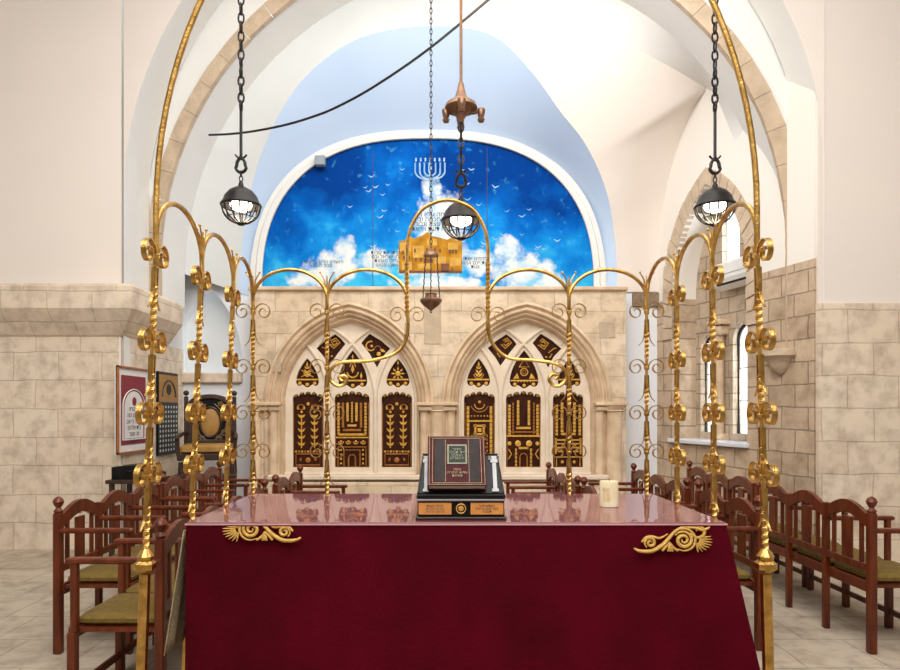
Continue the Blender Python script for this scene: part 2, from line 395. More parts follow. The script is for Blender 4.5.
# carved colonnette between the lancets, with capital
mb = MB(); uc = (lan[0][1]+lan[1][0])/2
mb.tube([(uc, sill+.03, .13), (uc, 2.5, .13)], .055, 14); mb.box((uc, 2.56, .13), (.2, .12, .16), .02); mb.box((uc, 2.66, .14), (.28, .06, .2), .01); mb.box((uc, sill+.06, .13), (.16, .1, .14), .02)
structure(rlocal('trim_6', mb, M['carved'], None, True))
# stone ring of voussoirs round the niche
def voussoirs(fn, n, parent_name, depth, mats):
    pass
ring_o = pointed((uL+uR)/2, (uR-uL)/2+.2, uzs-.6, uap-uzs+.8, 26); ring_i = pointed((uL+uR)/2, (uR-uL)/2, uzs-.6, uap-uzs+.6, 26)
ring_i = [(uR, uzs-.6)] + pointed((uL+uR)/2, (uR-uL)/2, uzs, uap-uzs, 25) + [(uL, uzs-.6)]
ring_o = [(uR+.2, uzs-.6)] + pointed((uL+uR)/2, (uR-uL)/2+.2, uzs, uap-uzs+.2, 25) + [(uL-.2, uzs-.6)]
ro = resample([(x, z, 0) for x, z in ring_o], 57); ri = resample([(x, z, 0) for x, z in ring_i], 57)
mb = MB()
for i in range(0, 56, 2):
    g = .06; a0, a1, b0, b1 = ri[i].lerp(ri[i+2], g), ri[i+2].lerp(ri[i], g), ro[i].lerp(ro[i+2], g), ro[i+2].lerp(ro[i], g)
    am, bm = ri[i+1], ro[i+1]; h = .46+random.uniform(-.006, .01)
    v = [a0, am, a1, b1, bm, b0]; mb.add([(p.x, p.y, .36) for p in v]+[(p.x, p.y, h) for p in v], [(0,1,2,3,4,5)[::-1], (6,7,8,9,10,11)]+[(j, (j+1)%6, 6+(j+1)%6, 6+j) for j in range(6)])
structure(rlocal('trim_7', mb, M['voussoir']))
# corbels on the right wall
mb = MB()
mb.lathe(tuple(RO+U*2.32+N_*.02+Vector((0,0,1.93))), [(.02,0),(.05,.02),(.07,.05),(.10,.08),(.11,.12),(.17,.17),(.20,.19),(.20,.25),(.17,.26)], 20)
structure(mb.build('trim_8', M['voussoir'], smooth=True))
# right pier beyond the frame
structure(MB().box((5.45, 6.55, 3.6), (3.5, .2, 7.2)).build('wall_right_pier', M['plaster_cream']))
structure(MB().box((5.45, 6.54, 1.3), (3.52, .22, 2.6)).build('trim_9', M['stone_front']))

# transverse arches
def archcurve(A, B, zs, R, off=0, n=40, foot=None):
    A = Vector(A); B = Vector(B); mid = (A+B)/2; d = (B-A).normalized(); nn = Vector((-d.y, d.x, 0))
    if nn.y < 0: nn = -nn
    pts = []
    if foot is not None: pts.append(mid-d*R+nn*off+Vector((0,0,foot)))
    for i in range(n+1):
        a = PI-PI*i/n; pts.append(mid+d*R*math.cos(a)+nn*off+Vector((0,0,zs+R*math.sin(a))))
    if foot is not None: pts.append(mid+d*R+nn*off+Vector((0,0,foot)))
    return pts
A1, B1, ZS = (-3.60, 8.1, 0), (3.74, 6.8, 0), 3.35
RI, RO_ = 3.565, 3.745
# stone rib of separate-looking blocks
mb = MB(); NB = 30
for i in range(-1, NB+4):
    def ringpt(s_, R, off):
        d = (Vector(B1)-Vector(A1)).normalized(); nn = Vector((-d.y, d.x, 0)); mid = (Vector(A1)+Vector(B1))/2
        t = s_/NB
        if t < 0: p = mid-d*R+Vector((0,0,ZS+t*NB*.41))
        elif t > 1: p = mid+d*R+Vector((0,0,ZS-(t-1)*NB*.30))
        else: a = PI-PI*t; p = mid+d*R*math.cos(a)+Vector((0,0,ZS+R*math.sin(a)))
        return p+nn*off
    if i < -1: continue
    vs = []
    for off in (0, .07):
        for (s_, R) in ((i+.006, RI), (i+.5, RI), (i+.994, RI), (i+.994, RO_), (i+.5, RO_), (i+.006, RO_)): vs.append(ringpt(s_, R+random.uniform(-.004,.004), off))
    mb.add(vs, [(0,1,2,3,4,5), (11,10,9,8,7,6)]+[(j, 6+j, 6+(j+1)%6, (j+1)%6) for j in range(6)])
structure(mb.build('trim_10', M['voussoir_b']))
back_edge = archcurve(A1, B1, ZS, RI+.02, .6)
loft('ceiling_arch_soffit', archcurve(A1, B1, ZS, RI+.015, .05, foot=2.9), archcurve(A1, B1, ZS, RI+.015, .6, foot=2.9), M['plaster'], 80, 2)
A2, B2 = (-3.57, 7.395, 0), (3.78, 6.44, 0)
out_front = archcurve(A2, B2, 3.95, 3.68, 0, foot=2.0); 
loft('ceiling_outer_soffit', out_front, archcurve(A1, B1, 3.95, 3.72, 0, foot=2.0), M['plaster'], 80, 2)
loft('ceiling_spandrel', archcurve(A1, B1, ZS, RO_-.02, .02, foot=2.9), archcurve(A1, B1, 3.95, 3.75, .02, foot=2.9), M['plaster'], 80, 1)
rim = resample(out_front, 80); outer = [Vector((p.x*1.0, p.y, 7.2)) for p in rim]
mb = MB(); mb.grid([rim, outer]); structure(mb.build('wall_above_arch', M['plaster_cream']))

# lunette and vault webs
LC = PX(428, DB); LA = 2.60; LZ = PZ(289, DB); LB = PZ(130, DB)-LZ
def lune(a, b_, zs, y, n=60, e=2.5):
    out = []
    for i in range(n+1):
        t = PI*i/n; cx, sx = math.cos(t), math.sin(t)
        out.append(Vector((LC-math.copysign(abs(cx)**(2/e), cx)*a, y, zs+abs(sx)**(2/e)*b_)))
    return out
Lw = lune(LA*.955, LB, LZ-.1, DB)
G = cat([P(238,292,9.12), P(243,235,9.0), P(256,170,8.8), P(279,115,8.55), P(310,72,8.35), P(360,38,8.15), P(425,26,8.1), P(490,34,8.1), P(530,70,8.2), P(560,111,8.35), P(586,145,8.5), P(606,190,8.75), P(615,240,9.0), P(618,292,9.12)], 8)
loft('ceiling_back_web', Lw, G, M['plaster_blue'], 90, 8)
gi = min(range(len(G)), key=lambda i: abs(G[i].x-G[len(G)//2].x)); mid = len(G)//2
Gl, Gr = G[:mid+1], G[mid:]
BE = back_edge; bm_ = len(BE)//2
def rw3(u, z, off=0): return RO+U*u+N_*off+Vector((0,0,z))
la = [Vector(p) for p in (rw3(.02, 3.2), rw3(.06, 3.9), rw3(.2, 4.5), rw3(.5, 5.05), rw3(.85, 5.4), rw3(1.1, 5.5))]
lf = [Vector(p) for p in (rw3(1.9, 3.2), rw3(1.86, 3.7), rw3(1.72, 4.35), rw3(1.45, 4.95), rw3(1.25, 5.35), rw3(1.1, 5.5))]
ridge = cat([rw3(1.1, 5.5), Vector((2.3, 7.9, 5.9)), Vector((1.1, 8.0, 6.4)), BE[bm_]], 6)
loft('ceiling_left_web', Gl, BE[:bm_+1], M['plaster_grey'], 60, 8)
loft('ceiling_right_web', list(reversed(Gr)), cat(la, 6)+ridge[1:], M['plaster_cream'], 70, 8)
loft('ceiling_front_web', cat(lf, 6)+ridge[1:], list(reversed(BE[bm_:])), M['plaster'], 70, 6)
# moulded rim of the lunette
ri = lune(2.28, PZ(141, DB)-PZ(290, DB), PZ(290, DB), DB); ro = lune(2.44, PZ(131, DB)-PZ(290, DB), PZ(290, DB)-.02, DB)
mb = MB(); sec = []
for t, yy in ((0, -.06), (0, -.10), (.45, -.12), (.6, -.08), (1, -.09), (1, 0)):
    sec.append([a.lerp(b_, t)+Vector((0, yy, 0)) for a, b_ in zip(ri, ro)])
mb.grid(sec); structure(mb.build('trim_11', M['plaster'], smooth=True))

# ------------------------------------------------------------------ stone screen with two arches
fx0, fx1, fz = PX(250, DF), PX(626, DF), PZ(290, DF)
def fpt(px, py): return (PX(px, DF), PZ(py, DF))
SP = 403
def archpx(cx, hw0, c, o, n=20, top=SP, foot=None):
    r = hw0+c-o; am = math.acos(c/r); pts = [(cx-c+r*math.cos(am*i/n), top-r*math.sin(am*i/n)) for i in range(n+1)]
    L = pts+[(2*cx-x, y) for x, y in reversed(pts[:-1])]
    if foot is not None: L = [(L[0][0], foot)]+L+[(L[-1][0], foot)]
    return L
AC = (349.0, 526.5); HW = 85; CC = 17.5
FOOT = 476
holes = [[fpt(x, y) for x, y in archpx(cx, HW, CC, 1, foot=FOOT)] for cx in AC]
structure(plate('wall_screen', [(fx0, 0), (fx1, 0), (fx1, fz), (fx0, fz)], holes, .30, M['stone'], mat_world=at_y(DF+.15)))
structure(MB().box(((fx0+fx1)/2, DF+.13, fz+.015), (fx1-fx0+.03, .36, .05), .01).build('trim_12', M['carved']))
TD = DF+.2
root = None
prof = [(0,-.015),(1,-.03),(2.6,-.035),(3.6,-.015),(4.2,.01),(5,.015),(6,-.0),(7.4,-.012),(8.6,.0),(9.2,.04),(10,.05),(11.4,.03),(12.6,.045),(13.2,.09),(14.2,.10),(15.4,.075),(16.6,.09),(17.2,.13),(18,.2)]
for k, cx in enumerate(AC):
    rows = []
    for oo, yy in prof: rows.append([Vector((PX(x, DF), DF+yy, PZ(y, DF))) for x, y in archpx(cx, HW, CC, oo, 24, foot=FOOT)])
    mb = MB(); mb.grid(rows); structure(mb.build('trim_%d' % (13+k), M['carved'], smooth=True))
# imposts, capitals and shafts
mb = MB()
for px, wpx in ((265.5, 30), (437.7, 40), (610, 30)):
    x = PX(px, DF); w_ = wpx/FPX*DF
    mb.box((x, DF-.03, PZ(404, DF)), (w_+.03, .16, .045), .008)
    mb.box((x, DF-.02, PZ(408.5, DF)), (w_-.01, .11, .06), .012)
structure(mb.build('trim_15', M['carved']))
mb = MB()
for px, r in ((256, .075), (273, .06), (278, .035), (424, .05), (437.5, .085), (451, .05), (600, .06), (614, .10)):
    x = PX(px, DF); yy = DF-.01 if px in (256, 437.5, 614) else DF+.02
    mb.lathe((x, yy, 0), [(r*1.5, PZ(490, DF)-.06), (r*1.5, PZ(487, DF)), (r*1.2, PZ(484, DF)), (r, PZ(481, DF)), (r, PZ(412, DF)), (r*1.25, PZ(411, DF)), (r*1.1, PZ(410, DF)), (r*1.4, PZ(406, DF))], 20)
structure(mb.build('trim_16', M['carved'], smooth=True))
structure(MB().box(((fx0+fx1)/2, DF-.04, PZ(477, DF)), (fx1-fx0-.5, .12, .06), .012).build('trim_17', M['tracery']))
structure(MB().box(((fx0+fx1)/2, DF-.04, .3), (fx1-fx0, .10, .62), .012).build('trim_18', M['stone']))
# odd darker blocks set in the wall faces
mb = MB()
for (a, b_, c_, d) in ((268, 351, 281, 372), (424, 301, 441, 344), (599, 322, 615, 338)):
    mb.box(((PX(a, DF)+PX(c_, DF))/2, DF-.004, (PZ(b_, DF)+PZ(d, DF))/2), ((c_-a)/FPX*DF, .012, (d-b_)/FPX*DF), .003)
structure(mb.build('trim_19', M['voussoir_b']))
structure(MB().box((PX(650, DB), DB-.02, PZ(300, DB)), (36/FPX*DB, .06, 14/FPX*DB), .01).build('trim_20', M['rough_stone']))

# tracery plates with openings, and the carved panels behind the openings
def scallop_top(x0, x1, yb, yt, n=5):
    """outline of a tall panel with a scalloped head (measured units, y down)"""
    out = [(x0, yb), (x1, yb)]; w_ = (x1-x0)/n; cx = (x0+x1)/2
    for i in range(n):
        c = x1-w_*(i+.5)
        for j in range(9):
            f = 1-2*(j/8); f = math.copysign(abs(f)**.7, f); x = c+w_*.5*f*.985
            lift = 4.5*(1-((x-cx)/((x1-x0)/2))**2)
            out.append((x, yt+5.4-lift-w_*.42*math.sqrt(max(0, 1-f*f))))
    return out
def spade(cx, ya, yb, hw):
    out = []; n = 8
    for i in range(n+1): t = i/n; out.append((cx+hw*math.sin(t*PI/2)**.9, ya+(yb-ya-4)*t))
    for i in range(3):
        c = cx+hw*(2/3)*(1-i)
        for j in range(1, 8):
            f = 1-2*j/8; out.append((c+hw/3*f*.98, yb-4+(i == 1)*1.6+hw*.33*math.sqrt(max(0, 1-f*f))))
    for i in range(n, 0, -1): t = i/n; out.append((cx-hw*math.sin(t*PI/2)**.9, ya+(yb-ya-4)*t))
    return out
def scale_poly(pl, s_):
    cx = sum(p[0] for p in pl)/len(pl); cy = sum(p[1] for p in pl)/len(pl)
    return [(cx+(x-cx)*s_, cy+(y-cy)*s_) for x, y in pl]
arch_def = []
for cx in AC:
    k = 0 if cx < 400 else 171.5
    tall = [scallop_top(x0+k, x1+k, 468, 393) for x0, x1 in ((292, 324), (334, 370), (381, 412.5))]
    sp = [spade(307.2+k, 357.5, 386.5, 12), spade(352.7+k, 349.5, 386.5, 15), spade(398+k, 358, 386.5, 12)]
    loz = [[(315.5+k,348),(325+k,340),(335+k,333.5),(341+k,338),(346+k,344),(338+k,354),(329+k,367),(323+k,357)],
           [(360.5+k,343),(365+k,337.5),(369.5+k,333),(381+k,340),(391+k,348.5),(383+k,357),(377+k,369),(369+k,354)]]
    arch_def.append((tall, sp, loz))
side = ('left', 'right')
pan_words = {
 'tall': [["tree branches under a row of flames", "large seven-branched candelabrum", "twin palm branches below small roundels"],
          ["two nested squares between dotted columns", "two round bosses over a small arched doorway", "chequered squares partly behind a gilded post"]],
 'spade': [["crossed sprig", "crescent bowl and flame", "sun-like star"], ["leafy goblet", "triangles and knotted centre", "small leaf sprays"]],
 'loz': [["square key and wavy line", "round crescent and leaf"], ["nested square corner", "square hook and winding ribbon"]]}
pos3 = ('left', 'middle', 'right')
for ai, (tall, sp, loz) in enumerate(arch_def):
    cx = AC[ai]
    out = [(PX(x, TD), PZ(y, TD)) for x, y in archpx(cx, HW, CC, 12, foot=FOOT+3)]
    hs = [[(PX(x, TD), PZ(y, TD)) for x, y in pl] for pl in tall+sp+loz]
    structure(plate('wall_tracery', out, hs, .05, M['tracery'], mat_world=at_y(TD+.025), bev=.008))
    # raised ribs of the tracery
    mb = MB(); k = 0 if cx < 400 else 171.5
    r_ = 85
    def arc(xc, s_, d0, y0=402, dy=75, n=14):
        return [Vector((PX(xc+s_*(r_*(1-math.cos(math.asin(min(1, dy*i/n/r_))))), TD-.015), TD-.012, PZ(y0-dy*i/n, TD))) for i in range(n+1)]
    for xm in (329+k, 375.5+k):
        mb.tube([(PX(xm, TD), TD-.012, PZ(472, TD)), (PX(xm, TD), TD-.012, PZ(402, TD))], .028, 8)
        mb.tube(arc(xm, 1 if xm < cx else -1, 0, dy=76), .024, 8); mb.tube(arc(xm, -1 if xm < cx else 1, 0, dy=60), .024, 8)
    inner = [Vector((PX(x, TD), TD-.01, PZ(y, TD))) for x, y in archpx(cx, HW, CC, 17.5, 20, foot=474)]
    mb.tube(inner, .03, 8); mb.tube([inner[0], inner[-1]], .03, 8)
    structure(mb.build('trim_%d' % (21+ai), M['tracery'], smooth=True))
    PD = TD+.045                                # face of the panels
    for kind, lst in (('tall', tall), ('spade', sp), ('loz', loz)):
        for pi_, pl in enumerate(lst):
            ccx = (min(p[0] for p in pl)+max(p[0] for p in pl))/2; x0, x1 = min(p[0] for p in pl), max(p[0] for p in pl)
            y0, y1 = min(p[1] for p in pl), max(p[1] for p in pl)
            base = Vector((PX(ccx, PD), PD+.02, PZ(y1, PD)))
            nm = {'tall': 'ark_door', 'spade': 'carved_spade_panel', 'loz': 'carved_diamond_panel'}[kind]
            root = empty(nm, base)
            what = pan_words[kind][ai][pi_]; side_ = side[ai]
            if kind == 'tall': tag(root, f"tall scalloped dark wood door with gold {what}, {pos3[pi_]} door of {side_} stone arch", 'door', f'tall carved doors of the {side_} arch')
            elif kind == 'spade': tag(root, f"small pointed panel with gold {what}, above {pos3[pi_]} door, {side_} arch", 'panel', f'pointed panels of the {side_} arch')
            else: tag(root, f"diamond-shaped panel, gold {what}, {('left','right')[pi_]} one high in {side_} arch", 'panel', f'diamond panels of the {side_} arch')
            def L(x, y): return (PX(x, PD)-base.x, PZ(y, PD)-base.z)
            plate('panel', [L(x, y) for x, y in scale_poly(pl, 1.03)], [], .03, M['panel'], root, mat_world=at_y(0))
            g = MB(); g2 = MB(); F = -.024
            def bx(x, y, w_, h, mbx=None):
                a, z = L(x, y); (mbx or g).box((a, F+.006, z), (w_*1.22/FPX*PD, .012, h*1.15/FPX*PD), .002)
            def disc(x, y, r, mbx=None):
                a, z = L(x, y); (mbx or g).lathe((a, F+.006, z), [(r/FPX*PD*.6, -.012), (r/FPX*PD, -.006), (r/FPX*PD, .006)], 12, 'y')
            def line(pts, r=.006, mbx=None):
                (mbx or g).tube([(L(x, y)[0], F+.003, L(x, y)[1]) for x, y in pts], r*1.35, 5)
            def leaf(x, y, ang, ln, wd=1.1, mbx=None):
                wd *= 1.35
                c_, s_ = math.cos(ang), math.sin(ang)
                q = [L(x+c_*ln*t-s_*wd*v, y-s_*ln*t-c_*wd*v) for t, v in ((0,0),(.4,.8),(1,0),(.4,-.8))]
                (mbx or g).prism(q, F, F+.012)
            def circ(x, y, r, a0=0, a1=2*PI, rr=.005, mbx=None):
                line([(x+r*math.cos(a0+(a1-a0)*i/14), y-r*math.sin(a0+(a1-a0)*i/14)) for i in range(15)], rr, mbx)
            if kind == 'tall':
                w_ = x1-x0; n = 5
                for i in range(5):
                    c = x0+w_*(i+.5)/5; lift = 5*(1-((c-ccx)/(w_/2))**2); disc(c, 397-lift, 1.9); disc(c, 397-lift, .8, g2)
                line([(x0+1.5, 403), (x0+1.5, 466.5), (x1-1.5, 466.5), (x1-1.5, 403)], .0045, g2)
                key = (ai, pi_)
                if key in ((0, 0), (0, 2)):
                    for c in (ccx-6.5, ccx+6.5):
                        line([(c, 448), (c, 415)], .008)
                        for j in range(5):
                            leaf(c, 446-j*7, 2.35, 5.5); leaf(c, 446-j*7, .79, 5.5)
                        disc(c, 412, 1.3)
                    for c in (-10, -4, 4, 10): leaf(ccx+c, 410, 1.57, 5, 1.2)
                    circ(ccx-7, 407, 2.6, mbx=g2); circ(ccx+7, 407, 2.6, mbx=g2); disc(ccx, 404, 1.7)
                    for j in range(9): bx(x0+4+j*(w_-8)/8, 451.5, 1.7, 1.7, g2 if j%2 else g)
                    line([(x0+4, 454), (x0+4, 465), (x1-4, 465), (x1-4, 454), (x0+4, 454)], .006, g2)
                    disc(ccx, 460, 2.6, g2); leaf(ccx-8, 461, 1.2, 4, mbx=g2); leaf(ccx+8, 461, 1.9, 4, mbx=g2)
                elif key == (0, 1):
                    for q, rr in ((15, g), (10, g2), (5, g)):
                        for s_ in (-1, 1):
                            for j in range(int(10 - (15-q)*.2)): bx(ccx+s_*q*.9, 404+j*(16+q*.9)/9, 1.9, 2.3, rr)
                        for j in range(int(q)): bx(ccx-q*.9+(j+.5)*q*1.8/q, 421+q*.9, 1.5, 1.9, rr)
                    for j in range(8): bx(ccx, 403+j*2.6, 1.5, 1.9)
                    bx(ccx, 437.5, 30, 1.2)
                    for j in range(4): circ(ccx-11+j*7.4, 441.5, 2.4, PI, 2*PI); disc(ccx-11+j*7.4, 441.5, 1.2)
                    line([(ccx-14, 466), (ccx-14, 447), (ccx+14, 447), (ccx+14, 466)], .007, g2)
                    line([(ccx-8, 466), (ccx-8, 450), (ccx+8, 450), (ccx+8, 466)], .007, g2)
                    circ(ccx, 458, 3.4, 0, PI, mbx=g2); bx(ccx-3.4, 462, 1, 8, g2); bx(ccx+3.4, 462, 1, 8, g2)
                    for s_ in (-1, 1):
                        for j in range(4): disc(ccx+s_*11, 450+j*4.5, 1.1)
                elif key == (1, 0):
                    for s_ in (-1, 1):
                        for j in range(13): bx(ccx+s_*11.5, 408+j*4.2, 2.2, 3.2)
                        for j in range(8): bx(ccx+s_*7.6, 436+j*3.7, 1.2, 2.2, g2)
                    circ(ccx, 404, 5, PI, 2*PI); disc(ccx, 402, 1.5); circ(ccx, 403, 9, PI*1.1, PI*1.9, mbx=g2)
                    bx(ccx, 421, 18, 1.4)
                    for c in (430, 443):
                        for (a, b_, u, v) in ((0,-4.2,10,1.8),(0,4.2,10,1.8),(-4.2,0,1.8,10),(4.2,0,1.8,10)): bx(ccx+a, c+b_, u, v)
                        bx(ccx, c, 3.2, 3.2)
                    for j in range(3): bx(ccx, 453+j*4.5, 11-j*2, 1.4, g2)
                    for j in range(6): disc(ccx-8+j*3.2, 416, .8)
                elif key == (1, 1):
                    for s_ in (-1, 1):
                        for j in range(9): bx(ccx+s_*14, 406+j*3.5, 2, 2.5); 
                        for j in range(10): bx(ccx+s_*10.4, 404+j*3.2, 1.2, 2.2, g2)
                        for j in range(7): bx(ccx+s_*5.4, 402+j*3.6, 2, 2.8)
                        disc(ccx+s_*5.5, 443.5, 3.1); disc(ccx+s_*14, 443.5, 2)
                        line([(ccx+s_*15, 449), (ccx+s_*12, 454), (ccx+s_*15, 459)], .006)
                        for j in range(5): bx(ccx+s_*7.5, 450+j*3.8, 1.6, 2.6)
                    bx(ccx, 428, 12, 2); bx(ccx, 436, 30, 1.5); bx(ccx, 448, 8, 2); bx(ccx, 432, 24, 1.1, g2)
                    for s_ in (-1, 1):
                        for j in range(3): circ(ccx+s_*8.5, 455, 1+j, rr=.003, mbx=g2) if j == 0 else None
                    circ(ccx, 457, 3.6, 0, PI, mbx=g2); bx(ccx-3.6, 462, 1, 9, g2); bx(ccx+3.6, 462, 1, 9, g2)
                else:
                    for s_ in (-1, 1):
                        for j in range(9): bx(ccx+s_*11.5, 406+j*3.5, 2, 2.5)
                        for j in range(8): bx(ccx+s_*6.2, 404+j*3.8, 2.2, 2.8)
                        for j in range(4):
                            bx(ccx+s_*7.5, 440+j*3.8, 9-j*1.5, 1.3)
                        bx(ccx+s_*12.3, 446, 1.4, 14)
                    bx(ccx, 434, 12, 2)
                    line([(x0+4, 466), (x0+4, 457), (x1-4, 457), (x1-4, 466)], .007); disc(ccx-6, 462, 1.5); disc(ccx+6, 462, 1.5)
                    for j in range(6): disc(ccx, 404+j*5, 1.0, g2)
            elif kind == 'spade':
                yb = y1-8
                for c in (-.62, 0, .62): disc(ccx+c*(x1-x0)/2, y1-3.5-(0 if c == 0 else 1.2), 1.8)
                bx(ccx, yb-.5, (x1-x0)*.74, 1.3)
                q = (ai, pi_)
                if q == (0, 1):
                    circ(ccx, yb-9, 5.5, PI, 2*PI, .008); leaf(ccx, yb-8, 1.57, 9, 1.6); leaf(ccx, yb-22, 1.57, 5, .9)
                    for s_ in (-1, 1): leaf(ccx+s_*8.5, yb-2, 1.57, 7, 1.1); line([(ccx+s_*3, yb-14), (ccx, yb-22)], .005)
                elif q == (0, 2):
                    disc(ccx, yb-6.5, 2.6)
                    for j in range(8): leaf(ccx+2.8*math.cos(j*PI/4), yb-6.5-2.8*math.sin(j*PI/4), j*PI/4, 4.4, .9)
                    leaf(ccx, yb-15, 1.57, 5, .8)
                elif q == (1, 1):
                    for s_ in (-1, 1): g.prism([L(ccx+s_*8-3, yb-2.5), L(ccx+s_*8+3, yb-2.5), L(ccx+s_*7, yb-8)], F, F+.012)
                    circ(ccx, yb-9, 3.6, rr=.006); circ(ccx, yb-9, 1.6, rr=.005, mbx=g2); line([(ccx-5, yb-14), (ccx, yb-22), (ccx+5, yb-14), (ccx-5, yb-14)], .005)
                    for j in range(5): disc(ccx-6+j*3, yb+.5, .8)
                else:
                    for j in range(3):
                        leaf(ccx, yb-3-j*4, 2.3, 6-j, 1); leaf(ccx, yb-3-j*4, .84, 6-j, 1)
                    leaf(ccx, yb-13, 1.57, 6, 1); disc(ccx, yb-6, 1.4); 
                    if ai == 0: line([(ccx-6, yb-3), (ccx+6, yb-10)], .005); line([(ccx+6, yb-3), (ccx-6, yb-10)], .005)
                    else: circ(ccx, yb-6, 4.6, PI, 2*PI)
            else:
                my = (y0+y1)/2-3
                s_ = 1 if pi_ == 0 else -1
                if (ai, pi_) == (0, 1):
                    circ(ccx-5, my-2, 4.6, 1.2, 5.6, .008); disc(ccx-4, my-2, 1.4); disc(ccx+3, my+6, 2.2); leaf(ccx+4, my+1, -.5, 7, 1.6); circ(ccx+2, my+1, 3, 0, 3, .005, g2)
                else:
                    cx_ = ccx+s_*4; cy_ = my-4
                    for t in (5.2, 2.6):
                        line([(cx_-t, cy_+t*.2), (cx_-s_*1, cy_+t), (cx_+t, cy_-t*.1), (cx_+s_*1, cy_-t), (cx_-t*.6, cy_-t*.5)], .007)
                    line([(ccx-s_*2, my+10), (ccx-s_*5, my+6), (ccx-s_*1, my+5), (ccx-s_*6, my+1), (ccx-s_*9, my)], .006, g if ai else g2)
                    disc(ccx+s_*1, my+9, 1)
            if g.v: g.build('gold_inlay', M['gold_inlay'], root)
            if g2.v: g2.build('amber_inlay', M['amber_inlay'], root)

# ------------------------------------------------------------------ the mural in the lunette
MD = DB-.03
mm, n, l, b = nt('painted_sky')
tc = n.new('ShaderNodeTexCoord')
n1 = n.new('ShaderNodeTexNoise'); n1.inputs['Scale'].default_value = 1.6; n1.inputs['Detail'].default_value = 8; n1.inputs['Roughness'].default_value = .62; l.new(tc.outputs['Object'], n1.inputs['Vector'])
sx = n.new('ShaderNodeSeparateXYZ'); l.new(tc.outputs['Object'], sx.inputs[0])
def math_(op, a, b_=None, c_=None):
    x = n.new('ShaderNodeMath'); x.operation = op
    for i, v in enumerate((a, b_, c_)):
        if v is None: continue
        if hasattr(v, 'links'): l.new(v, x.inputs[i])
        else: x.inputs[i].default_value = v
    return x.outputs[0]
# lower parts of the painted sky are brighter: z runs 0..2 over the lunette
hgt = math_('MULTIPLY_ADD', sx.outputs[2], .22, -.22)
val = math_('ADD', n1.outputs[0], hgt)
def blob(x, z, rx, rz):
    dx = math_('DIVIDE', math_('SUBTRACT', sx.outputs[0], x), rx); dz = math_('DIVIDE', math_('SUBTRACT', sx.outputs[2], z), rz)
    d2 = math_('ADD', math_('MULTIPLY', dx, dx), math_('MULTIPLY', dz, dz))
    return math_('MAXIMUM', math_('SUBTRACT', 1.0, d2), 0)
def bl(px, py, rx, ry): return blob(PX(px, MD)-LC, PZ(py, MD)-PZ(290, MD), rx/FPX*MD, ry/FPX*MD)
dark = math_('MAXIMUM', bl(470, 175, 70, 35), bl(540, 205, 55, 45))
for q in ((330, 180, 60, 45), (500, 160, 50, 25), (285, 225, 25, 40)): dark = math_('MAXIMUM', dark, bl(*q))
val = math_('ADD', val, math_('MULTIPLY', dark, .30))
cr = ramp(n, [(.24, (.05,.50,.82)), (.42, (.008,.25,.70)), (.62, (.002,.12,.50)), (.86, (.001,.045,.26))]); l.new(val, cr.inputs[0])
cl = bl(440, 232, 34, 58)
for q in ((335, 268, 36, 24), (345, 250, 16, 20), (318, 278, 40, 16), (522, 272, 42, 28), (508, 250, 18, 18), (548, 284, 30, 18), (430, 262, 60, 22), (440, 284, 60, 12), (375, 262, 26, 18), (478, 264, 24, 18), (432, 190, 14, 20)):
    cl = math_('MAXIMUM', cl, bl(*q))
n2 = n.new('ShaderNodeTexNoise'); n2.inputs['Scale'].default_value = 5; n2.inputs['Detail'].default_value = 9; n2.inputs['Roughness'].default_value = .6; l.new(tc.outputs['Object'], n2.inputs['Vector'])
cv = math_('ADD', math_('MULTIPLY', cl, 1.15), math_('MULTIPLY_ADD', n2.outputs[0], 2.0, -1.32))
cr2 = ramp(n, [(.1, (0,0,0)), (.62, (1,1,1))]); l.new(cv, cr2.inputs[0])
clc = ramp(n, [(.35, (.42,.64,.80)), (.62, (.82,.82,.80))]); l.new(n2.outputs[0], clc.inputs[0])
n3 = n.new('ShaderNodeTexNoise'); n3.inputs['Scale'].default_value = 9; n3.inputs['Detail'].default_value = 6; l.new(tc.outputs['Object'], n3.inputs['Vector'])
st = ramp(n, [(.60, (0,0,0)), (.75, (.35,.35,.35))]); l.new(n3.outputs[0], st.inputs[0])
c0 = mix(n, l, cr.outputs[0], (.12,.60,.88), st.outputs[0])
l.new(mix(n, l, c0, clc.outputs[0], cr2.outputs[0]), b.inputs['Base Color'])
b.inputs['Roughness'].default_value = .8; b.inputs['Specular IOR Level'].default_value = .05
M['sky'] = mm
mo = Vector((LC, MD, PZ(290, MD)))
mural = empty('mural', mo); tag(mural, 'arched blue sky mural with white clouds and golden town above the stone screen', 'mural')
pl = [(p.x-LC, p.z-mo.z) for p in lune(2.30, PZ(140, DB)-PZ(290, DB), PZ(290, DB), MD)]
plate('painted_panel', pl, [], .02, M['sky'], mural, mat_world=at_y(0))
def ml(px, py): q = P(px, py, MD); return (q.x-mo.x, q.z-mo.z)
mb = MB()
for px, yt_ in ((373, 151), (487, 148)):
    a, z0_ = ml(px, 289); _, z1_ = ml(px, yt_); MB().box((a, -.012, (z0_+z1_)/2), (.007, .006, z1_-z0_)).build('panel_seam', M['ink'], mural)
M['paint_white'] = plain('pale_paint', (.50,.64,.78), (.12,.40,.72), 12, .8, spec=.05)
mb = MB()
for k in range(4):
    r = (1+k*4.6)
    pts = [(430-r, 163)]+[(430-r*math.cos(a), 172+min(r, 11)*math.sin(a)*.75) for a in [PI*j/10 for j in range(11)]]+[(430+r, 163)]
    mb.tube([(ml(x, y)[0], -.010, ml(x, y)[1]) for x, y in pts], .011, 5)
mb.tube([(ml(430, y)[0], -.010, ml(430, y)[1]) for y in (163, 180, 192)], .014, 5)
for k in range(7): a, z = ml(416+k*4.7, 160); mb.box((a, -.012, z), (.022, .005, .05))
